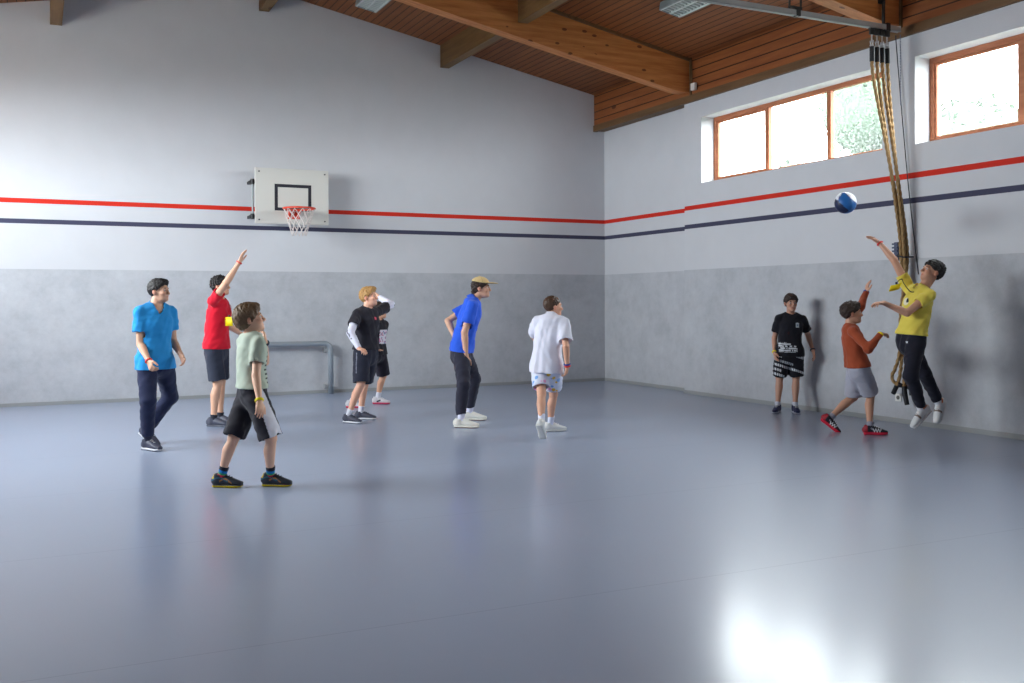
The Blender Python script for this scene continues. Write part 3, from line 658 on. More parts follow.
def tube_mesh(pts, r, closed=False, n=8, axis=None, flat=1.0):
    P = np.array(pts, float); m = len(P); R = np.array(r) * np.ones(m)
    V = []; pu = None
    for i in range(m):
        t = nrm((P[(i + 1) % m] - P[i - 1]) if closed else (P[min(i + 1, m - 1)] - P[max(i - 1, 0)]))
        if axis is not None: a = nrm(axis)
        else:
            a = pu if pu is not None else (np.array([0, 0, 1.]) if abs(t[2]) < .9 else np.array([1., 0, 0]))
        b = nrm(np.cross(t, a)); a = nrm(np.cross(b, t)); pu = a
        for k in range(n):
            q = 2 * math.pi * k / n; V.append(P[i] + (a * math.cos(q) * flat + b * math.sin(q)) * R[i])
    F = []
    for i in range(m if closed else m - 1):
        for k in range(n): F.append((i * n + k, ((i + 1) % m) * n + k, ((i + 1) % m) * n + (k + 1) % n, i * n + (k + 1) % n))
    if not closed:
        for e, i0 in ((0, 0), (1, (m - 1) * n)):
            h = n // 2
            for k in range(h - 1):
                q = (i0 + k, i0 + k + 1, i0 + n - 2 - k, i0 + n - 1 - k)
                F.append(q[::-1] if e else q)
    return np.array(V), np.array(F)
# ---------------------------------------------------------------- the hall
XL, XR, XB, YF, YN, YJ = -2.96, 9.40, 9.21, 15.53, -4.0, 12.79
RX, RZ, SL = 3.22, 6.361, .1924
roofz = lambda x: RZ - SL * abs(x - RX)

def build_room():
    S = 'structure'
    bm = bmesh.new(); box(bm, (XL - .4, YN - .4, -.15), (XR + .4, YF + .4, 0)); bm_obj('floor', bm, M['floor'], kind=S)
    bm = bmesh.new(); prism(bm, [(XL - .35, YF, 0), (XR + .3, YF, 0), (XR + .3, YF, roofz(XR + .3)), (RX, YF, RZ), (XL - .35, YF, roofz(XL - .35))], (0, .3, 0)); bm_obj('wall_back', bm, M['wall'], kind=S)
    bm = bmesh.new(); prism(bm, [(XL - .35, YN, 0), (XR + .3, YN, 0), (XR + .3, YN, roofz(XR + .3)), (RX, YN, RZ), (XL - .35, YN, roofz(XL - .35))], (0, -.3, 0)); bm_obj('wall_front', bm, M['wall'], kind=S)
    # right wall: a set back piece at the far corner, then the thicker length with the window openings
    z0, z1 = 3.268, 4.283
    OP = [(8.76, 12.352), (4.75, 8.268), (.65, 4.15)]
    bm = bmesh.new(); TOP = 4.62
    box(bm, (XR, YJ, 0), (XR + .3, YF, 5.2)); box(bm, (XB, YN, 0), (XB + .42, YJ, z0)); box(bm, (XB, YN, z1), (XB + .42, YJ, TOP))
    box(bm, (XB + .14, YN, TOP), (XB + .42, YJ, 5.2))
    ys = [YN] + [v for a, b in sorted(OP) for v in (a, b)] + [YJ]
    for i in range(0, len(ys), 2): box(bm, (XB, ys[i], z0), (XB + .42, ys[i + 1], z1))
    bm_obj('wall_right', bm, M['wall'], kind=S)
    # left wall with its long band of tall windows
    LZ0, LZ1 = LWIN[0], LWIN[1]; LW = LWIN[2]
    bm = bmesh.new(); box(bm, (XL - .3, YN, 0), (XL, YF, LZ0)); box(bm, (XL - .3, YN, LZ1), (XL, YF, 5.2))
    ys = [YN] + [v for a, b in LW for v in (a, b)] + [YF]
    for i in range(0, len(ys), 2): box(bm, (XL - .3, ys[i], LZ0), (XL, ys[i + 1], LZ1))
    bm_obj('wall_left', bm, M['wall'], kind=S)
    # roof
    bm = bmesh.new()
    for s in (1, -1):
        xe = XR + .3 if s > 0 else XL - .35
        prism(bm, [(RX, YN - .3, RZ), (xe, YN - .3, roofz(xe)), (xe, YN - .3, roofz(xe) + .25), (RX, YN - .3, RZ + .25)], (0, YF - YN + .6, 0))
    bm_obj('ceiling', bm, M['ceiling'], kind=S)
    # wainscot panels and skirting
    def panel(name, m, pts): 
        bm = bmesh.new(); [box(bm, *p) for p in pts]; return bm_obj(name, bm, M[m], kind=S)
    panel('trim_1', 'wainscot', [((XL, YF - .012, .05), (XR, YF, 1.938))])
    panel('trim_2', 'wainscot', [((XR - .012, YJ, .05), (XR, YF - .012, 1.938)), ((XB - .012, YN, .05), (XB, YJ, 1.938))])
    panel('trim_3', 'wainscot', [((XL, YN, .05), (XL + .012, YF - .012, LZ0))])
    panel('baseboard_back', 'skirting', [((XL, YF - .024, 0), (XR, YF, .05))])
    panel('baseboard_right', 'skirting', [((XR - .024, YJ, 0), (XR, YF - .024, .055)), ((XB - .024, YN, 0), (XB, YJ + .012, .055))])
    # timber eaves along the right wall
    panel('trim_4', 'cladding', [((9.185, YN, 4.60), (XR, YF, roofz(9.185) - .002))])
    panel('trim_5', 'trim_wood', [((9.165, YN, 4.545), (9.24, YF, 4.655)), ((9.2, YJ, 4.56), (XR, YF, 4.61))])
    # main beams, the ends cut to a curve over the wall
    for i, y in enumerate((12.58, 8.45, 4.32, .2)):
        bm = bmesh.new(); D = .565; xe = 9.185
        def side(sg):
            xs = xe if sg > 0 else XL
            out = [(RX, y, RZ - D), ]
            for t in np.linspace(0, 1, 6): 
                x = xs - sg * .32 * (1 - t); out.append((x, y, roofz(x) - D + .055 * t * t))
            out.append((xs, y, roofz(xs) - .001)); return out
        a, b = side(1), side(-1)
        prism(bm, a + [(RX, y, RZ - .001)] + b[::-1][:-1], (0, .2, 0)); bm_obj('main_beam', bm, M['beam'], kind=S)
        bm = bmesh.new()
        prism(bm, [(xe, y, roofz(xe)), (RX, y, RZ), (RX, y, RZ - .045), (xe, y, roofz(xe) - .045)], (0, -.03, 0)); prism(bm, [(XL, y, roofz(XL)), (RX, y, RZ), (RX, y, RZ - .045), (XL, y, roofz(XL) - .045)], (0, -.03, 0))
        box(bm, (xe - .03, y - .03, roofz(xe) - D), (xe, y, roofz(xe) - .02)); bm_obj('beam_cover_strip', bm, M['trim_wood'], kind=S)
    for x in (.195, 3.145, 6.175):
        for y0, y1 in ((12.78, YF), (8.65, 12.55), (4.52, 8.42), (.4, 4.29)):
            bm = bmesh.new(); zt = lambda q: roofz(q)
            zb = roofz(x + .078) - .36 + (.0 if abs(x - RX) > .5 else .0)
            pts = [(x, y0, zb), (x + .156, y0, zb), (x + .156, y0, roofz(x + .156))] + ([(RX, y0, RZ)] if x < RX < x + .156 else []) + [(x, y0, roofz(x))]
            prism(bm, pts, (0, y1 - y0, 0)); bm_obj('purlin', bm, M['purlin'], kind=S)
    # right windows: timber frames deep in the reveals, frosted panes
    for n, (a, b) in enumerate(OP):
        X0, X1 = 9.445, 9.515; w = .062
        root = bpy.data.objects.new(f'window_{n + 1}', None); COL.objects.link(root); root['kind'] = S; root.location = (X0, (a + b) / 2, z0)
        off = Vector(root.location); mm = [b - (b - a) * .3435, b - (b - a) * .683]
        bm = bmesh.new()
        def bb(lo, hi, bev=.006): box(bm, tuple(Vector(lo) - off), tuple(Vector(hi) - off), bev)
        bb((X0, a, z0), (X1, b, z0 + w)); bb((X0, a, z1 - w), (X1, b, z1)); bb((X0, a, z0 + w), (X1, a + w, z1 - w)); bb((X0, b - w, z0 + w), (X1, b, z1 - w))
        for m_ in mm: bb((X0, m_ - .035, z0 + w), (X1, m_ + .035, z1 - w))
        bm_obj('window_frame', bm, M['frame_wood'], root)
        ed = [b - w, mm[0], mm[1], a + w]
        for k in range(3):
            hi_, lo_ = ed[k] - (.035 if k else 0), ed[k + 1] + (.035 if k < 2 else 0)
            if k == 0:
                bm = bmesh.new(); q = .03
                bb((X0 + .012, lo_, z0 + w), (X1 - .01, hi_, z0 + w + q)); bb((X0 + .012, lo_, z1 - w - q), (X1 - .01, hi_, z1 - w)); bb((X0 + .012, lo_, z0 + w + q), (X1 - .01, lo_ + q, z1 - w - q)); bb((X0 + .012, hi_ - q, z0 + w + q), (X1 - .01, hi_, z1 - w - q))
                bm_obj('sash', bm, M['frame_wood'], root)
            bm = bmesh.new(); bb((X0 + .04, lo_, z0 + w), (X0 + .046, hi_, z1 - w), 0); bm_obj('pane', bm, M['frosted'], root)
    for n, (a, b) in enumerate(LW):
        root = bpy.data.objects.new(f'window_{n + 4}', None); COL.objects.link(root); root['kind'] = S; root.location = (XL - .2, (a + b) / 2, LZ0); off = Vector(root.location)
        bm = bmesh.new(); w = .07
        def bb(lo, hi, bev=.006): box(bm, tuple(Vector(lo) - off), tuple(Vector(hi) - off), bev)
        X0, X1 = XL - .2, XL - .13; mid = (a + b) / 2
        bb((X0, a, LZ0), (X1, b, LZ0 + w)); bb((X0, a, LZ1 - w), (X1, b, LZ1)); bb((X0, a, LZ0 + w), (X1, a + w, LZ1 - w)); bb((X0, b - w, LZ0 + w), (X1, b, LZ1 - w)); bb((X0, mid - .04, LZ0 + w), (X1, mid + .04, LZ1 - w))
        bm_obj('window_frame', bm, M['frame_wood'], root)
        for lo_, hi_ in ((a + w, mid - .04), (mid + .04, b - w)):
            bm = bmesh.new(); bb((X0 + .03, lo_, LZ0 + w), (X0 + .036, hi_, LZ1 - w), 0); bm_obj('pane', bm, M['clear'], root)

# ---------------------------------------------------------------- outside the windows
def build_outside():
    bm = bmesh.new(); n = 24
    g = [[bm.verts.new((10.4 + 2.5 * i, -8 + 2.2 * j, max(-.2, .26 * (i * 2.2 - 2)) * (1.0 if i < 8 else 1) + .35 * math.sin(i * 1.3 + j) * min(1, i / 3) - .2)) for j in range(n)] for i in range(9)]
    for i in range(8):
        for j in range(n - 1): bm.faces.new([g[i][j], g[i + 1][j], g[i + 1][j + 1], g[i][j + 1]])
    bm_obj('grass_bank', bm, M['grass'], kind='structure', smooth=True)
    bm = bmesh.new(); box(bm, (-40, -30, -.4), (XL - .3, 40, -.15)); bm_obj('bounce_yard', bm, M['bounce_ground'], kind='structure')  # unseen ground added to block sky from below and bounce light indoors
    TREES = [((24, 23.25, 3), 9.45, 1.75), ((24.6, 27.4, 3), 6.5, 1.3), ((24, 19.5, 3), 7.3, 2.0)]
    rng = np.random.default_rng(4)
    for i, (p, top, r) in enumerate(TREES):
        o = thing('tree', ['tallest green tree, outside behind the right pane of the three-pane window', 'low green tree outside, behind the middle pane of the three-pane window', 'green tree outside, behind the window at the right edge'][i], 'tree', p, 'trees outside the frosted windows')
        bm = bmesh.new(); cyl(bm, (0, 0, -1.2), (0, 0, top - p[2] - r), .16, 10, .09); bm_obj('trunk', bm, M['bark'], o)
        V, F = ball_mesh(np.array([0, 0, top - p[2] - r]), r * .9, 20, 14); V = list(V); F = [tuple(q) for q in F]
        for k in range(2600):
            d = nrm(rng.normal(size=3)); c = np.array([0, 0, top - p[2] - r]) + d * r * rng.uniform(.55, 1.) * np.array([1, 1, 1.]); a, b = nrm(rng.normal(size=3)), nrm(rng.normal(size=3)); s = rng.uniform(.07, .14)
            i0 = len(V); V += [c - a * s, c + b * s * .6, c + a * s, c - b * s * .6]; F.append((i0, i0 + 1, i0 + 2, i0 + 3))
        mesh_obj('foliage', np.array(V), np.array(F), M['foliage'], o)

# ---------------------------------------------------------------- fittings
def build_hoop():
    o = thing('basketball_hoop', 'white basketball backboard with orange rim and net mounted high on the end wall', 'basketball hoop', (3.568, 15.15, 2.657))
    O = Vector(o.location)
    L = lambda p: tuple(Vector(p) - O)
    bm = bmesh.new(); box(bm, L((3.0, 15.15, 2.657)), L((4.137, 15.178, 3.508)), .006); bm_obj('backboard', bm, M['board'], o)
    bm = bmesh.new(); a, b, c, d, w, Y = 3.295, 3.862, 2.862, 3.27, .048, 15.15
    for lo, hi in (((a, Y - .003, c), (b, Y - .0005, c + w)), ((a, Y - .003, d - w), (b, Y - .0005, d)), ((a, Y - .003, c + w), (a + w, Y - .0005, d - w)), ((b - w, Y - .003, c + w), (b, Y - .0005, d - w))): box(bm, L(lo), L(hi))
    bm_obj('target_square', bm, M['mark'], o)
    for x, z in ((3.06, 3.45), (4.075, 3.45), (3.06, 2.715), (4.075, 2.715)):
        bm = bmesh.new(); cyl(bm, L((x, 15.15, z)), L((x, 15.142, z)), .012, 12); bm_obj('bolt', bm, M['mark'], o)
    R, cx, cy, cz = .232, 3.578, 14.76, 2.868
    tube_obj('rim', [(cx + R * math.cos(t) - O.x, cy + R * math.sin(t) - O.y, cz - O.z) for t in np.linspace(0, 2 * math.pi, 49)[:-1]], .014, M['orange'], o, True, 12)
    bm = bmesh.new(); box(bm, L((cx - .1, 15.135, cz - .13)), L((cx + .1, 15.15, cz + .03)), .004)
    prism(bm, [L((cx - .085, 15.14, cz - .12)), L((cx - .085, 15.14, cz - .005)), L((cx - .085, cy + R * .9, cz - .005))], (.012, 0, 0)); prism(bm, [L((cx + .073, 15.14, cz - .12)), L((cx + .073, 15.14, cz - .005)), L((cx + .073, cy + R * .9, cz - .005))], (.012, 0, 0))
    box(bm, L((cx - .085, cy + R * .9, cz - .02)), L((cx + .085, 15.14, cz - .004))); bm_obj('rim_bracket', bm, M['orange'], o)
    # knotted net: two families of cords crossing downward
    V = []; F = []; n0 = 0; nn = 12
    prof = lambda t: (R * (1 - .57 * t ** .75) + .012 * math.sin(t * 3.1), cz - .012 - .40 * t)
    for s in (1, -1):
        for i in range(nn):
            pts = []
            for t in np.linspace(0, 1, 15):
                r, z = prof(t); an = 2 * math.pi * (i + s * t * 2.5) / nn; pts.append((cx + r * math.cos(an) - O.x, cy + r * math.sin(an) - O.y, z - O.z + .006 * math.sin(i * 2.1)))
            v, f = tube_mesh(pts, .0052, n=6); V.append(v); F.append(f + n0); n0 += len(v)
    mesh_obj('net', np.concatenate(V), np.concatenate(F), M['netting'], o)
    # swing bracket to the wall
    bm = bmesh.new(); cyl(bm, L((2.985, 15.26, 2.74)), L((2.985, 15.26, 3.34)), .014, 12); bm_obj('swivel_pole', bm, M['lamp_body'], o)
    for z in (2.77, 3.3):
        bm = bmesh.new(); cyl(bm, L((2.982, 15.26, z - .04)), L((2.982, 15.26, z + .04)), .03, 14); box(bm, L((2.955, 15.24, z - .02)), L((3.9, 15.28, z + .02))); box(bm, L((3.1, 15.178, z - .02)), L((3.16, 15.26, z + .02))); box(bm, L((3.9, 15.178, z - .02)), L((3.96, 15.29, z + .02)))
        box(bm, L((2.95, 15.26, z - .02)), L((2.98, 15.522, z + .02))); box(bm, L((3.5, 15.26, z - .02)), L((3.54, 15.522, z + .02))); bm_obj('wall_arm', bm, M['black'], o)

def build_fittings():
    # pipe frame against the end wall
    o = thing('pipe_frame', 'grey bent pipe frame fixed low against the grey end wall, beside the sage-shirted boy', 'railing', (3.62, 15.38, 0)); O = np.array(o.location)
    x0, x1, zt, rb = 2.99, 4.225, .80, .11; pts = [(x0, 15.38, 0)]
    for t in np.linspace(0, math.pi / 2, 8): pts.append((x0 + rb - rb * math.cos(t), 15.38, zt - rb + rb * math.sin(t)))
    for t in np.linspace(0, math.pi / 2, 8): pts.append((x1 - rb + rb * math.sin(t), 15.38, zt - rb + rb * math.cos(t)))
    pts.append((x1, 15.38, 0)); tube_obj('pipe', [np.array(p) - O for p in pts], .043, M['pipe'], o, n=18)
    for x, s in ((x0, 1), (x1, -1)):
        for z in (.69, .11):
            bm = bmesh.new(); box(bm, (min(x, x + s * .09) - O[0], 15.40 - O[1], z - .03), (max(x, x + s * .09) - O[0], 15.518 - O[1], z + .03), .004); bm_obj('wall_bracket', bm, M['rail'], o)
    # ceiling lights, lying along the roof slope
    def lamp(xa, xb, y0, y1, label):
        xc = (xa + xb) / 2; o = thing('ceiling_light', label, 'ceiling light', (xc, (y0 + y1) / 2, roofz(xc)), 'louvred ceiling lights'); o.rotation_euler = (0, math.atan(SL), 0)
        w, h, l = (xb - xa) / 2 * math.hypot(1, SL), .115, (y1 - y0) / 2
        bm = bmesh.new(); box(bm, (-w, -l, -h), (-w + .012, l, -.005)); box(bm, (w - .012, -l, -h), (w, l, -.005)); box(bm, (-w, -l, -h), (w, -l + .012, -.005)); box(bm, (-w, l - .012, -h), (w, l, -.005)); box(bm, (-w, -l, -.02), (w, l, -.004)); bm_obj('housing', bm, M['lamp_body'], o)
        bm = bmesh.new()
        for x in (-w + .012, -.012, w - .036): box(bm, (x, -l + .012, -h), (x + .024, l - .012, -h + .05))
        k = -l + .05
        while k < l - .03:
            for a_, b_ in ((-w + .036, -.012), (.012, w - .036)): box(bm, (a_, k, -h + .002), (b_, k + .016, -h + .045))
            k += .075
        bm_obj('louvre', bm, M['louvre'], o)
        for x in (-w * .5, w * .5):
            bm = bmesh.new(); cyl(bm, (x, -l + .03, -.05), (x, l - .03, -.05), .015, 12); bm_obj('lamp_tube', bm, M['tube'], o, smooth=True)
    lamp(7.64, 7.98, 9.55, 11.15, 'louvred ceiling light on the boards between the two big beams')
    lamp(4.46, 4.80, 13.15, 14.70, 'louvred ceiling light near the gable wall, behind the first big beam')
    # small box on the eaves boards next to the beam end
    o = thing('junction_box', 'small white junction box on the eaves boards beside the beam end', 'junction box', (9.165, 12.44, 4.70))
    bm = bmesh.new(); box(bm, (-.055, -.05, 0), (0, .05, .11), .008); bm_obj('box_body', bm, M['white_plastic'], o)
    tube_obj('conduit', [(-.02, .06, .11), (-.02, .06, .3), (-.015, .085, .52)], .01, M['trim_wood'], o)
    # socket
    o = thing('power_socket', 'white power socket low on the right wall beneath the tied ropes', 'socket', (9.198, 8.51, .30))
    bm = bmesh.new(); box(bm, (-.014, -.045, -.045), (0, .045, .045), .004); bm_obj('cover_plate', bm, M['white_plastic'], o)
    bm = bmesh.new(); cyl(bm, (-.0165, .0, 0), (-.0135, 0, 0), .024, 20); bm_obj('inset', bm, M['dark_hole'], o)
    # rope track under the second beam
    T = (6.0, 8.36, 4.60)
    o = thing('rope_track', 'aluminium track hung under the second beam, carrying the climbing ropes', 'rope track', (7.4, 8.36, 4.6)); O = np.array(o.location)
    bm = bmesh.new(); x0, x1 = 5.2, 9.06
    for lo, hi in (((x0, -.03, .022), (x1, .03, .03)), ((x0, -.03, -.03), (x1, -.024, .022)), ((x0, .024, -.03), (x1, .03, .022)), ((x0, -.03, -.03), (x1, -.01, -.024)), ((x0, .01, -.03), (x1, .03, -.024))):
        box(bm, (lo[0] - O[0], lo[1], lo[2]), (hi[0] - O[0], hi[1], hi[2]))
    bm_obj('rail', bm, M['rail'], o)
    for x in (8.86, 7.52, 5.6):
        bm = bmesh.new(); box(bm, (x - .028 - O[0], -.038, -.036), (x + .028 - O[0], .038, .05), .004)
        if x > 8: box(bm, (x - .014 - O[0], .03, .05), (x + .014 - O[0], .055, .45)); box(bm, (x - .04 - O[0], .05, .3), (x + .04 - O[0], .088, .42))
        else:
            for q in (-.1, .06): cyl(bm, (x + q - O[0], 0, .03), (x + q - O[0], 0, roofz(x + q) - 4.6 - .01), .012, 8)
            box(bm, (x - .11 - O[0], -.012, .05), (x + .07 - O[0], .012, .075))
        bm_obj('hanger', bm, M['black'], o)
    # four climbing ropes, run to the wall end and gathered aside
    HK = np.array([9.08, 8.31, 1.93])
    tails = [[(9.08, 8.34, 1.3), (9.08, 8.36, .75), (9.08, 8.40, .52), (9.08, 8.443, .43), (9.08, 8.485, .355)],
             [(9.11, 8.31, 1.3), (9.11, 8.32, .75), (9.09, 8.33, .5), (9.08, 8.317, .40), (9.08, 8.28, .24)],
             [(9.05, 8.34, 1.3), (9.05, 8.37, .8), (9.04, 8.43, .63), (9.04, 8.465, .565), (9.04, 8.43, .49), (9.07, 8.37, .46), (9.13, 8.33, .45), (9.15, 8.28, .42)],
             [(9.13, 8.29, 1.3), (9.13, 8.28, .8), (9.12, 8.265, .5), (9.12, 8.25, .35)]]
    lab = ['hemp climbing rope on the leftmost trolley, its capped end hanging just above the socket', 'hemp climbing rope with the longest capped tail, right of the socket', 'hemp climbing rope whose tail is looped into the knot above the socket', 'hemp climbing rope nearest the wall, on the last trolley of the track']
    for i, xt in enumerate((8.63, 8.71, 8.79, 8.87)):
        top = np.array([xt, 8.36, 4.57]); o = thing('climbing_rope', lab[i], 'climbing rope', tuple(top), 'climbing ropes tied aside')
        bm = bmesh.new(); box(bm, (-.033, -.012, -.075), (.033, .012, -.0), .004)
        for q in (-.022, .022): cyl(bm, (q, -.02, .0), (q, .02, .0), .013, 12)
        bm_obj('trolley', bm, M['black'], o)
        bm = bmesh.new(); cyl(bm, (0, 0, -.07), (0, 0, -.15), .009, 8); cyl(bm, (0, -.022, -.15), (0, .022, -.15), .011, 10); cyl(bm, (0, -.02, -.15), (0, -.012, -.21), .007, 8); cyl(bm, (0, .02, -.15), (0, .012, -.21), .007, 8); cyl(bm, (0, 0, -.19), (0, 0, -.225), .022, 12); bm_obj('shackle', bm, M['steel'], o)
        hk = HK + np.array([-.024 if i % 2 else .02, .026 if i < 2 else -.022, 0]); key = [top + (0, 0, -.21), top + (.012, 0, -.5), lerp(top, hk, .5) + np.array([-.03, 0, 0]), hk + np.array([-.02, 0, .25]), hk] + [np.array(q) for q in tails[i]]
        P = spline(key, .012)
        tube_obj('top_sleeve', P[:16] - top, .026, M['rubber'], o, n=12)
        V, F = rope_mesh(P[12:], .0195); mesh_obj('strands', V, F, M['hemp'], o, top)
        tube_obj('end_cap', P[-14 if i != 1 else -18:] - top, .027, M['rubber'], o, n=12)
    # hook plate on the wall holding the ropes, chain, pull cord
    o = thing('rope_hook', 'dark toothed hook plate on the right wall beside the gathered ropes', 'rope hook', (9.21, 8.53, 1.92))
    bm = bmesh.new(); box(bm, (-.03, -.03, 0), (0, .03, .22), .004)
    for k in range(5): box(bm, (-.05, -.035, .02 + .042 * k), (-.02, .045, .04 + .042 * k), .003)
    bm_obj('plate', bm, M['blue_grey'], o)
    tube_obj('holding_strap', [np.array(q) - np.array(o.location) for q in ((9.19, 8.50, 1.98), (9.03, 8.38, 1.97), (9.03, 8.28, 1.95), (9.12, 8.22, 1.95), (9.17, 8.36, 1.96), (9.19, 8.46, 1.98))], .009, M['cord_dark'], o)
    V = []; F = []; n0 = 0
    for k in range(46):
        v, f = ball_mesh(np.array([0, 0, -.018 * k - .03]), .0065, 8, 6); V.append(v); F.append(f + n0); n0 += len(v)
    o = tag(mesh_obj('ball_chain', np.concatenate(V) + np.array([9.08, 8.36, 4.57]), np.concatenate(F), M['blue_grey'], None, (0, 0, 0)), 'thin ball chain dangling from the track end beside the ropes', 'chain')
    P = spline([np.array(q) for q in ((9.155, 8.5, 4.58), (9.17, 8.42, 3.6), (9.18, 8.33, 2.7), (9.19, 8.21, 1.75))], .05)
    tag(tube_obj('pull_cord', P, .006, M['cord_dark'], None, n=6), 'thin dark cord running down the white wall right of the ropes', 'cord')
    # the thrown ball
    c = np.array(BALL); V, F = ball_mesh(np.zeros(3), .112, 48, 32)
    q = V / .112; A = np.array([[.45, -.55, .7], [-.5, .75, .43], [.62, .43, -.2]]); a = q @ nrm(A[0]); b = q @ nrm(A[1]); c3 = q @ nrm(A[2])
    colr = np.tile(srgb(40, 105, 175), (len(V), 1)); colr[a > .62] = srgb(225, 230, 240); colr[b > .55] = srgb(225, 230, 240); colr[c3 > .55] = srgb(24, 32, 60); colr[(a < -.3) & (q @ nrm([-.9, -.2, -.3]) > .55)] = srgb(24, 34, 66); colr[(np.abs(a - .62) < .03) | (np.abs(b - .55) < .03)] = srgb(30, 50, 110)
    o = mesh_obj('ball', V, F, M['ball'], None, (0, 0, 0), colr); o.location = c; tag(o, 'blue and white ball in mid air, just thrown by the shooter in yellow', 'ball')

def spline(key, step):
    K = np.array(key); K = np.vstack([2 * K[0] - K[1], K, 2 * K[-1] - K[-2]]); out = []
    for i in range(1, len(K) - 2):
        p0, p1, p2, p3 = K[i - 1:i + 3]; d0, d1, d2 = [max(1e-4, np.linalg.norm(b - a)) ** .5 for a, b in ((p0, p1), (p1, p2), (p2, p3))]
        t0, t1 = 0, d0; t2 = t1 + d1; t3 = t2 + d2
        for t in np.linspace(t1, t2, max(2, int(np.linalg.norm(p2 - p1) / step)), endpoint=False):
            A1 = (t1 - t) / (t1 - t0) * p0 + (t - t0) / (t1 - t0) * p1; A2 = (t2 - t) / (t2 - t1) * p1 + (t - t1) / (t2 - t1) * p2; A3 = (t3 - t) / (t3 - t2) * p2 + (t - t2) / (t3 - t2) * p3
            B1 = (t2 - t) / (t2 - t0) * A1 + (t - t0) / (t2 - t0) * A2; B2 = (t3 - t) / (t3 - t1) * A2 + (t - t1) / (t3 - t1) * A3
            out.append((t2 - t) / (t2 - t1) * B1 + (t - t1) / (t2 - t1) * B2)
    out.append(K[-2]); return np.array(out)

def rope_mesh(P, r, n=18):
    V, F = tube_mesh(P, r, n=n); m = len(P); s = np.concatenate([[0], np.cumsum(np.linalg.norm(np.diff(P, axis=0), axis=1))])
    k = np.arange(len(V)); ring, j = k // n, k % n; C = P[ring]
    ph = 3 * (2 * math.pi * j / n - 2 * math.pi * s[ring] / .24)
    return C + (V - C) * (.5 + .62 * np.abs(np.cos(ph / 2)))[:, None], F
# ---------------------------------------------------------------- who wears what
def near(V, p, r): return np.linalg.norm(V - p, axis=1) < r
def hash2(a, b, k=0): return np.modf(np.abs(np.sin(a * 12.9898 + b * 78.233 + k * 3.7) * 43758.5453))[0]

def p_blue(c, V, t, s, f, J): return c
def p_sage(c, V, t, s, f, J):
    z = V[:, 2]; st = (np.modf(z / .034)[0] < .42) & (f > .035 + .05 * np.maximum(0, .25 - t)) & (t < .75) & (np.linalg.norm(V - J['lelbow'], axis=1) > .1)
    sl = (s < -.12)   # the sleeve stays plain
    c[st & ~sl] = srgb(40, 44, 46); return c
def p_sleeveboy(c, V, t, s, f, J):
    m = (np.abs(s - .035) < .017) & (np.abs(t - .80) < .035 - .6 * np.abs(s - .035)) & (f > .03); c[m] = srgb(225, 90, 110); return c
def p_hidden(c, V, t, s, f, J):
    m = (s > -.06) & (s < .13) & (t > .26) & (t < .72) & (f > .02); hv = hash2(np.floor(s / .02), np.floor(t / .04))
    c[m] = np.where(hv[m, None] < .6, np.array([srgb(220, 214, 224)]), np.where(hv[m, None] < .8, np.array([srgb(190, 120, 150)]), np.array([srgb(110, 130, 170)]))); return c
def p_polo(c, V, t, s, f, J):
    c[(np.abs(t + .06) < .025) & (f < -.05) & (np.abs(s + .03) < .03)] = srgb(230, 235, 245); return c
def p_rblack(c, V, t, s, f, J):
    m = (s > .045) & (s < .088) & (t > .66) & (t < .79) & (f > 0); c[m] = srgb(205, 212, 216)
    c[m & (np.abs(s - .066) < .011) & (np.abs(t - .725) < .034)] = srgb(120, 140, 160)
    row = np.floor(t / .058); q = np.modf(t / .058 + 10)[0]
    m = (t > -.03) & (t < .235) & (s < .07) & (s > -.155) & (f > .0) & (q < .72) & (hash2(np.floor(s / .014), row) < .74) & ~((row > 2) & (s > .0)); c[m] = srgb(205, 208, 214); return c
def p_yellow(c, V, t, s, f, J):
    e = ((s + .01) / .045) ** 2 + ((t - .70) / .075) ** 2; m = (e < 1) & (f > .02); c[m] = srgb(225, 222, 200); c[m & (s > .0) & (t > .68)] = srgb(50, 50, 56)
    e = ((s + .055) / .028) ** 2 + ((t - .56) / .05) ** 2; m = (e < 1) & (f > .02); c[m] = srgb(200, 196, 170); c[m & (t < .545)] = srgb(70, 70, 70); return c
def s_grey(c, V, J):      # white side stripe edged in black on the right leg
    h, k = J['rhip'], J['rknee']; D = nrm(k - h); side = -nrm(J['side_p'] + D * 0); f = nrm(np.cross(side, D)); q = V - h
    ang = np.arctan2(q @ f, q @ side); m = (np.abs(ang - .25) < .36) & (q @ side > .0); c[m] = srgb(226, 226, 236); return c
def s_white(c, V, J):
    rng = np.random.default_rng(3)
    lo, hi = V.min(0), V.max(0)
    for i in range(70):
        p = V[rng.integers(len(V))]; r = rng.uniform(.014, .028); cc = [srgb(120, 170, 230), srgb(236, 190, 70), srgb(150, 190, 240), srgb(225, 160, 205)][i % 4]; c[near(V, p, r)] = cc
    return c
def s_rblack(c, V, J):
    x = (V - J['pel']) @ J['side_p']; z = V[:, 2] + .32 * x * 1.0; row = np.floor(z / .062); q = np.modf(z / .062 + 20)[0]; cx = np.modf(x / .026 + 20 + .35 * q)[0]
    seg = hash2(np.floor(x / .11 + row * .37), row) < .72; m = (q < .5) & (cx < .68) & seg; c[m] = srgb(205, 208, 214); return c
def s_logo(c, V, J):      # small white tick on the left thigh
    h, k = J['lhip'], J['lknee']; p = lerp(h, k, .2); D = nrm(k - h); fr = J['fwd_p']; q = V - p; a, b = q @ D, q @ nrm(np.cross(D, fr)); out = q @ fr
    m = (out > .03) & (np.abs(a + .8 * np.maximum(b, -.4 * b)) < .008) & (b > -.012) & (b < .024); c[m] = srgb(230, 232, 240); return c
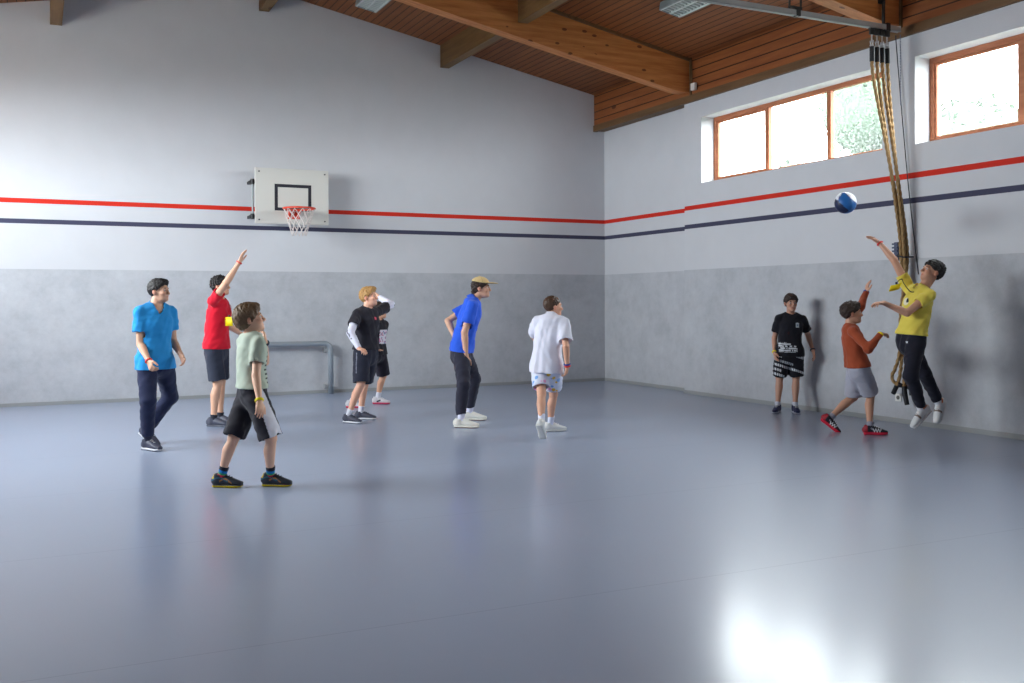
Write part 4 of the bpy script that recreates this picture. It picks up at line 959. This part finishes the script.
def s_pocket(c, V, J):
    h, k = J['rhip'], J['rknee']; D = nrm(k - h); side = -J['side_p']; f = np.cross(side, D); q = V - h; a = q @ D; m = (np.abs(q @ f - .005) < .006) & (a > .02) & (a < .27) & (q @ side > .03); c[m] = srgb(120, 122, 135); return c
def shoe_black_gold(c, f, z, l):
    c[(np.abs(z - .05 - .02 * np.sin(f * 9)) < .006) & (f > .0) & (f < .42)] = srgb(170, 115, 60); c[(np.abs(z - .068 - .012 * np.sin(f * 11 + 2)) < .005) & (f < .3)] = srgb(40, 96, 120); c[(f < -.2) & (z > .07)] = srgb(200, 170, 40); return c
def shoe_red(c, f, z, l):
    c[z < .034] = srgb(215, 30, 60); c[(f < -.12) & (z > .03)] = srgb(150, 20, 40)
    zz = np.abs(np.modf(f * 9)[0] * 2 - 1); m = (f > .1) & (f < .46) & (np.abs(z - .036 - .032 * zz) < .009); c[m] = srgb(230, 230, 235); return c
def shoe_white_grey(c, f, z, l):
    c[(np.abs(z - .05) < .018) & (np.abs(f - .12) < .12) & (np.abs(z - .035 - .12 * (f)) < .012)] = srgb(50, 50, 70); c[z < .02] = srgb(205, 60, 90); return c
def shoe_tan(c, f, z, l): c[(z > .085) & (f < -.02)] = srgb(185, 110, 70); c[(np.abs(f - .3) < .04) & (z > .04)] = srgb(120, 100, 90); return c
def shoe_plain(c, f, z, l): return c

def arm_sleeves(put, J, k):
    g, ss = k['g'], k['ss']
    for s in 'lr':
        sh, el, wr = J[s + 'shoulder'], J[s + 'elbow'], J[s + 'wrist']
        O = [Loft([lerp(sh, el, .5), lerp(sh, el, .8), el], np.array([.052, .047, .045]) * g, flat=(True, False)), Loft([el, lerp(el, wr, .3), lerp(el, wr, .98)], np.array([.046, .046, .033]) * g, flat=(False, True))]
        V, F = garment(O, .006, .007, .02, amp=.003, waves=(.06, .03), seed=9)
        c = np.tile(np.array(srgb(222, 222, 238)), (len(V), 1)); q = V - el; D = nrm(wr - el); a = q @ D; n_ = nrm(np.cross(D, [0, 0, 1.])); n_ = n_ if n_ @ (J['side_s'] * (1 if s == 'l' else -1)) > 0 else -n_
        m = (np.abs(q @ np.cross(D, n_) + .006) < .010) & (q @ n_ > .012) & (a > -.06) & (a < .10) & (hash2(np.floor(a / .017), np.floor((q @ np.cross(D, n_)) / .012)) < .7); c[m] = srgb(40, 38, 60)
        put('arm_sleeve', (V, F), M['cloth'], col=c, label='white arm sleeve with dark lettering')

def cap(put, J, k):
    hp, E, f, up, lf, hs = k['hp'], k['E'], k['f'], k['up'], k['lf'], k['hs']
    P = E(-.012, .04, 0, .115, .096, .096); V = Vol(*bounds([P], .02), .005); V.add(P); V.cut(Half(hp(.1, .042, 0), -(up * .97 + f * .22))); inner = E(-.012, .034, 0, .108, .09, .089); V.sub(inner)
    vv, ff = V.mesh(2); c = np.tile(np.array(srgb(206, 180, 128)), (len(vv), 1)); q = vv - k['hp'](0, 0, 0); a = np.arctan2(q @ lf, q @ f + .012); c[np.abs(np.modf(a / (math.pi / 3) + 6.5)[0] - .5) < .018] = srgb(170, 145, 100)
    o = put('cap', (vv, ff), M['cloth'], col=c)
    B = Ell(hp(.125, .052, 0), (nrm(f - up * .12), nrm(up + f * .12), lf), np.array([.082, .010, .076]) * hs); V = Vol(*bounds([B], .02), .0042); V.add(B); V.cut(Half(hp(.075, 0, 0), -f)); vv, ff = V.mesh(1)
    mesh_obj('brim', vv, ff, M['cloth'], o, k['base'], np.tile(np.array(srgb(200, 172, 120)), (len(vv), 1)))
    v, f_ = ball_mesh(hp(-.012, .137, 0), .008); mesh_obj('cap_button', v, f_, M['cap_beige'], o, k['base'])

def polo_collar(put, J, neck, nd, fs, ss, u, nr):
    ring = []; V = []; F = []; n = 36
    for i in range(n + 1):
        an = .28 + (2 * math.pi - .56) * i / n; dv = fs * math.cos(an) + np.cross(nd, fs) * math.sin(an); fr = max(0, math.cos(an))
        base = neck + fs * .01 + dv * nr * .95 - nd * .02 * fr
        for (rr, hh) in ((.0, .032 - .012 * fr), (.007, .036 - .012 * fr), (.018, .024 - .015 * fr), (.032 + .012 * fr, -.012 - .03 * fr), (.026 + .012 * fr, -.016 - .03 * fr), (.006, .012 - .012 * fr)):
            V.append(base + dv * rr * u + nd * hh * u)
    m = 6
    for i in range(n):
        for j in range(m): F.append((i * m + j, (i + 1) * m + j, (i + 1) * m + (j + 1) % m, i * m + (j + 1) % m))
    for i0, fl in ((0, 1), (n * m, 0)):
        for q in ((0, 1, 2, 5), (5, 2, 3, 4)): F.append(tuple(i0 + x for x in (q if fl else q[::-1])))
    V = np.array(V); put('collar', (V, np.array(F)), M['cloth'], col=np.tile(np.array(srgb(42, 88, 208)), (len(V), 1)))

def tag_on_lanyard(pts_fn, card_fn, cordmat):
    def fn(put, J, k):
        o = put('lanyard', tube_mesh(spline(pts_fn(J, k), .01), .0045, n=6), M[cordmat])
        c, e1, e2 = card_fn(J, k); e3 = nrm(np.cross(e1, e2)); bm_v = []
        a, b = e1 / np.linalg.norm(e1), e2 / np.linalg.norm(e2); h1, h2 = np.linalg.norm(e1), np.linalg.norm(e2)
        # a slightly bent card
        nx = 8; V = []; F = []
        for sgn in (1, -1):
            for i in range(nx + 1):
                t = i / nx * 2 - 1; bend = .008 * math.cos(t * 1.57)
                for r in (-1, 1): V.append(c + a * h1 * t + b * h2 * r + e3 * (bend + sgn * .002))
        H = (nx + 1) * 2
        for i in range(nx):
            q = (i * 2, i * 2 + 2, i * 2 + 3, i * 2 + 1); F.append(q); F.append(tuple(H + x for x in q[::-1]))
            F.append((i * 2, H + i * 2, H + i * 2 + 2, i * 2 + 2)); F.append((i * 2 + 1, i * 2 + 3, H + i * 2 + 3, H + i * 2 + 1))
        F.append((0, 1, H + 1, H)); F.append((nx * 2, H + nx * 2, H + nx * 2 + 1, nx * 2 + 1))
        mesh_obj('name_card', np.array(V), np.array(F), M['card_yellow'], o, k['base'])
        v, f_ = ball_mesh(c + b * (h2 + .012), .013); mesh_obj('clip', v, f_, M['cord_dark'], o, k['base'])
    return fn

def red_cord(J, k):
    n, ss, fs, ax, u = J['neck'], k['ss'], k['fs'], k['ax'], k['u']
    return [n + ss * .07 * u - fs * .0 + ax * .0, n + ss * .06 * u + fs * .11 * u - ax * .06 * u, n - ss * .035 * u + fs * .152 * u - ax * .15 * u, np.array(CARD_RED) + np.array([0, 0, .055])]
def yel_cord(J, k):
    n, ss, fs, ax, u = J['neck'], k['ss'], k['fs'], k['ax'], k['u']; c = np.array(CARD_YEL); d = np.array(CLIP_YEL)
    return [n + ss * .06 * u + fs * .03 * u, n + ss * .03 * u + fs * .12 * u - ax * .03 * u, lerp(n + fs * .16 * u, d, .55), d, lerp(d, c, .6) + np.array([0, 0, .02]), c]

def hair(kind, **kw): return dict(mat=M['hair_' + kind], **kw)

def build_people():
    white_sock = dict(color=srgb(225, 225, 235), top=.085)
    spec = {}
    spec['blue'] = dict(label='teen in bright blue v-neck shirt and navy joggers, walking on the far left', skin=srgb(204, 158, 132),
        hair=hair('black', th=.016, amp=.003, blobs=[(.045, .085, 0, .06, .035, .06)], front=(.092, .064), nape=(-.07, -.07)),
        top=dict(color=srgb(38, 140, 206), sleeve='short', slen=.62, hem=.09, vneck=True, amp=.008, flare=.016, ease=.004, sflare=.006, seed=3),
        bottom=dict(type='trousers', color=srgb(32, 38, 66), cuff=.9, cuff_r=.046, amp=.006, ease=.004), socks=dict(color=srgb(40, 42, 60), top=.06),
        shoes=dict(upper=srgb(58, 60, 76), sole=srgb(190, 190, 195), outsole=srgb(60, 60, 70), laces='lace_white'), bands=[('r', .97, 'band_red', .006, 'wristband')])
    spec['red'] = dict(label='curly haired teen in red shirt and dark shorts, right arm raised high', skin=srgb(214, 166, 138),
        hair=hair('black', th=.02, amp=.009, waves=(.034, .022), front=(.092, .06), nape=(-.075, -.06), seed=4), hs=1.0,
        top=dict(color=srgb(208, 22, 46), sleeve='short', slen=.5, hem=.02, amp=.008, seed=7, ease=.004, flare=.012),
        bottom=dict(type='shorts', len=.93, color=srgb(50, 54, 68), ease=.004), socks=dict(color=srgb(50, 50, 60), top=.05),
        shoes=dict(upper=srgb(72, 74, 88), sole=srgb(70, 72, 84), outsole=srgb(150, 150, 155), laces='lace_dark'), bands=[('r', .98, 'band_red', .005, 'wristband')],
        extras=[tag_on_lanyard(red_cord, lambda J, k: (np.array(CARD_RED), .052 * nrm(k['fs'] * .95 - k['ss'] * .25), np.array([0, 0, .052])), 'cord_red')])
    spec['grey'] = dict(label='boy in sage green shirt and black shorts with white side stripe, nearest the camera', skin=srgb(228, 180, 152), hs=1.03,
        hair=hair('brown', th=.02, amp=.005, waves=(.05, .02), stretch=(1, 1, .6), blobs=[(-.06, .0, 0, .058, .075, .066), (.045, .085, 0, .06, .03, .06), (.02, .02, .06, .04, .05, .03), (.02, .02, -.06, .04, .05, .03)], front=(.098, .052), nape=(-.085, -.115), seed=6),
        top=dict(color=srgb(178, 188, 172), sleeve='short', slen=.62, hem=-.025, amp=.007, paint=p_sage, seed=11, ease=.006, flare=.012, band=None or M['cloth_grey']),
        bottom=dict(type='shorts', len=.99, color=srgb(40, 38, 46), ease=.012, amp=.008, paint=s_grey),
        socks=dict(color=srgb(36, 36, 48), top=.095, stripes=[(.03, .045, srgb(60, 160, 110)), (.045, .065, srgb(30, 120, 190)), (.0, .03, srgb(200, 40, 70))]),
        shoes=dict(upper=srgb(48, 52, 60), sole=srgb(60, 60, 60), outsole=srgb(225, 195, 20), tread=.017, laces='lace_dark', paint=shoe_black_gold), bands=[('r', .95, 'band_yellow', .007, 'wristband'), ('l', .93, 'band_dark', .008, 'watch')])
    spec['sleeve'] = dict(label='blond boy in black shirt with white arm sleeves, one hand behind his head', skin=srgb(236, 180, 152),
        hair=hair('blond', th=.017, amp=.005, waves=(.045, .02), blobs=[(.05, .09, 0, .06, .035, .058)], front=(.095, .06), nape=(-.08, -.08), seed=8),
        top=dict(color=srgb(44, 42, 50), sleeve='short', slen=.62, hem=-.03, amp=.008, paint=p_sleeveboy, ease=.006, flare=.012, sflare=.006, seed=13),
        bottom=dict(type='shorts', len=.98, color=srgb(44, 46, 60), ease=.012, paint=s_pocket), socks=white_sock,
        shoes=dict(upper=srgb(66, 68, 82), sole=srgb(225, 225, 230), outsole=srgb(90, 90, 100), laces='lace_dark'), extras=[arm_sleeves])
    spec['hidden'] = dict(label='boy in black shirt with a picture print, half hidden behind the blond boy', skin=srgb(219, 166, 136),
        hair=hair('dark', th=.012, amp=.003, front=(.09, .066)),
        top=dict(color=srgb(38, 36, 44), sleeve='short', slen=.6, hem=.05, paint=p_hidden, ease=.006, seed=15),
        bottom=dict(type='shorts', len=.98, color=srgb(38, 34, 46), ease=.012), socks=dict(color=srgb(228, 228, 238), top=.10),
        shoes=dict(upper=srgb(206, 202, 206), sole=srgb(205, 60, 95), outsole=srgb(190, 40, 80), laces='lace_white', paint=shoe_white_grey))
    spec['polo'] = dict(label='man in royal blue polo shirt and beige cap, leaning forward in dark trousers', skin=srgb(210, 162, 136), hs=1.02, brow=1.2,
        hair=hair('dark', th=.012, amp=.006, waves=(.03, .02), front=(.07, .03), nape=(-.085, -.085), blobs=[(-.075, -.045, 0, .04, .04, .062)], seed=9),
        top=dict(color=srgb(44, 92, 214), sleeve='short', slen=.66, hem=.02, amp=.007, paint=p_polo, collar=polo_collar, ease=.004, flare=.008, sflare=.008, seed=17),
        bottom=dict(type='trousers', color=srgb(46, 46, 60), cuff=.86, cuff_r=.045, amp=.006, ease=-.001), socks=dict(color=srgb(222, 222, 240), top=.1),
        shoes=dict(upper=srgb(218, 216, 208), sole=srgb(222, 218, 205), outsole=srgb(170, 120, 100), laces='lace_white'), extras=[cap])
    spec['white'] = dict(label='boy in white shirt and patterned white shorts, seen from behind', skin=srgb(220, 166, 138),
        hair=hair('chestnut', th=.008, amp=.002, front=(.09, .068), nape=(-.075, -.065)),
        top=dict(color=srgb(222, 222, 236), sleeve='short', slen=.78, hem=.09, amp=.010, waves=(.14, .07), stretch=(1, 1, .45), ease=.012, flare=.032, sflare=.008, seed=19),
        bottom=dict(type='shorts', len=.78, color=srgb(218, 222, 240), ease=.012, paint=s_white), socks=dict(color=srgb(222, 224, 240), top=.11),
        shoes=dict(upper=srgb(222, 222, 220), sole=srgb(220, 218, 212), laces='lace_white'), bands=[('r', .94, 'band_red', .007, 'wristband'), ('r', .86, 'band_blue', .006, 'watch')])
    spec['rblack'] = dict(label='boy in black shirt and lettered black shorts, facing the camera by the right wall', skin=srgb(190, 144, 122),
        hair=hair('dark', th=.014, amp=.004, blobs=[(.05, .08, 0, .058, .034, .06), (.03, .045, .05, .05, .04, .03), (.03, .045, -.05, .05, .04, .03)], front=(.098, .048), nape=(-.07, -.07), seed=21),
        top=dict(color=srgb(24, 24, 32), sleeve='short', slen=.66, hem=.07, paint=p_rblack, ease=.003, flare=.006, sflare=.004, seed=23, amp=.006),
        bottom=dict(type='shorts', len=.92, color=srgb(26, 26, 34), paint=s_rblack, ease=.01), socks=dict(color=srgb(200, 202, 215), top=.06),
        shoes=dict(upper=srgb(34, 38, 72), sole=srgb(170, 172, 186), outsole=srgb(40, 40, 60), laces='lace_white'), bands=[('r', .97, 'band_yellow', .006, 'wristband'), ('l', .95, 'band_dark', .006, 'watch')])
    spec['brown'] = dict(label='boy in rust brown long-sleeved top and grey shorts, reaching up to block', skin=srgb(204, 154, 128), hs=1.02,
        hair=hair('dark', th=.019, amp=.006, waves=(.045, .022), front=(.096, .055), nape=(-.08, -.07), blobs=[(.04, .085, 0, .06, .035, .06)], seed=25),
        top=dict(color=srgb(156, 72, 44), sleeve='long', hem=.0, amp=.005, seed=27, ease=.002),
        bottom=dict(type='shorts', len=.96, color=srgb(166, 166, 178), ease=.012, amp=.006), socks=dict(color=srgb(150, 150, 165), top=.06),
        shoes=dict(upper=srgb(40, 38, 48), sole=srgb(212, 40, 70), outsole=srgb(200, 30, 60), laces='lace_white', paint=shoe_red), bands=[('l', .99, 'band_blue', .007, 'wristband'), ('r', .99, 'band_yellow', .006, 'wristband')])
    spec['yellow'] = dict(label='teen in yellow shirt and black joggers, leaping with arm stretched after a throw', skin=srgb(200, 150, 124),
        hair=hair('black', th=.02, amp=.004, front=(.096, .058), nape=(-.08, -.055), blobs=[(-.03, .07, 0, .085, .06, .075)], seed=29),
        top=dict(color=srgb(224, 204, 86), sleeve='short', slen=.5, neck_r=.06, hem=-.03, amp=.009, paint=p_yellow, seed=31, ease=.004),
        bottom=dict(type='trousers', color=srgb(30, 30, 42), cuff=.92, cuff_r=.045, paint=s_logo, amp=.007), socks=dict(color=srgb(215, 215, 220), top=.06),
        shoes=dict(upper=srgb(206, 206, 206), sole=srgb(205, 205, 205), outsole=srgb(70, 66, 84), laces='lace_white', paint=shoe_tan), bands=[('r', .97, 'band_red', .006, 'wristband')],
        extras=[tag_on_lanyard(yel_cord, lambda J, k: (np.array(CARD_YEL), np.array(CARD_YEL_A), np.array(CARD_YEL_B)), 'cord_dark')])
    for k in spec: person(k, spec[k])
BAND = {'blue': srgb(20, 120, 195), 'red': srgb(190, 18, 40), 'grey': srgb(166, 176, 160), 'sleeve': srgb(40, 38, 46), 'hidden': srgb(34, 32, 40), 'polo': srgb(42, 88, 208), 'white': srgb(214, 214, 228), 'rblack': srgb(20, 20, 28), 'brown': srgb(140, 64, 40), 'yellow': srgb(222, 198, 56)}
# ---------------------------------------------------------------- camera, light, go
def light(name, loc, rot, sx, sy, power, color=(1, 1, 1), spread=math.pi):
    l = bpy.data.lights.new(name, 'AREA'); l.shape = 'RECTANGLE'; l.size, l.size_y = sx, sy; l.energy = power; l.color = color; l.spread = spread
    o = bpy.data.objects.new(name, l); COL.objects.link(o); o.location = loc; o.rotation_euler = rot; return o

def build_light():
    w = bpy.data.worlds.new('overcast_sky'); SC.world = w; w.use_nodes = True; bg = w.node_tree.nodes['Background']; bg.inputs[0].default_value = (.93, .965, 1, 1); bg.inputs[1].default_value = SKY
    z = (LWIN[0] + LWIN[1]) / 2
    def portal(x, a, b, z0, z1, rot):
        o = light('window_portal', (x, (a + b) / 2, (z0 + z1) / 2), (0, rot, 0), z1 - z0, b - a, 1); o.data.cycles.is_portal = True
    for a, b in LWIN[2]: portal(XL - .31, a, b, LWIN[0], LWIN[1], math.radians(-90))
    for a, b in ((8.76, 12.352), (4.75, 8.268), (.65, 4.15)): portal(XB + .43, a, b, 3.268, 4.283, math.radians(90))

def build_camera():
    F, CY, YAW, RHO = 985., 301.8, math.radians(25.8), .0036
    cam = bpy.data.cameras.new('camera'); o = bpy.data.objects.new('camera', cam); COL.objects.link(o)
    fw = Vector((math.sin(YAW), math.cos(YAW), 0)); r0 = Vector((math.cos(YAW), -math.sin(YAW), 0)); u0 = Vector((0, 0, 1))
    r = r0 * math.cos(RHO) - u0 * math.sin(RHO); u = u0 * math.cos(RHO) + r0 * math.sin(RHO)
    m = Matrix((r, u, -fw)).transposed().to_4x4(); m.translation = Vector((0, 0, 1.45)); o.matrix_world = m
    cam.sensor_width = 36; cam.lens = F / 1024 * 36; cam.shift_y = (CY - 341.5) / 1024; cam.clip_start = .05; SC.camera = o

LWIN = (2.7, 4.35, [(8.3, 12.352), (12.9, 14.25)])
SKY = 24.
def main():
    make_materials()
    for k, c in BAND.items(): M['cloth_' + k] = mat('neckband_' + k, c, .85)
    build_room(); build_outside(); build_hoop(); build_fittings(); build_people(); build_light(); build_camera()
    v = SC.view_settings; v.view_transform = 'Standard'; v.look = 'None'; v.gamma = 1; v.exposure = EXPO; v.use_curve_mapping = False
    c = SC.cycles; c.use_denoising = True; c.max_bounces = 8; c.diffuse_bounces = 5; c.glossy_bounces = 4; c.transparent_max_bounces = 12; c.caustics_reflective = False; c.caustics_refractive = False; c.sample_clamp_indirect = 6; c.use_light_tree = True
EXPO = .97
main()
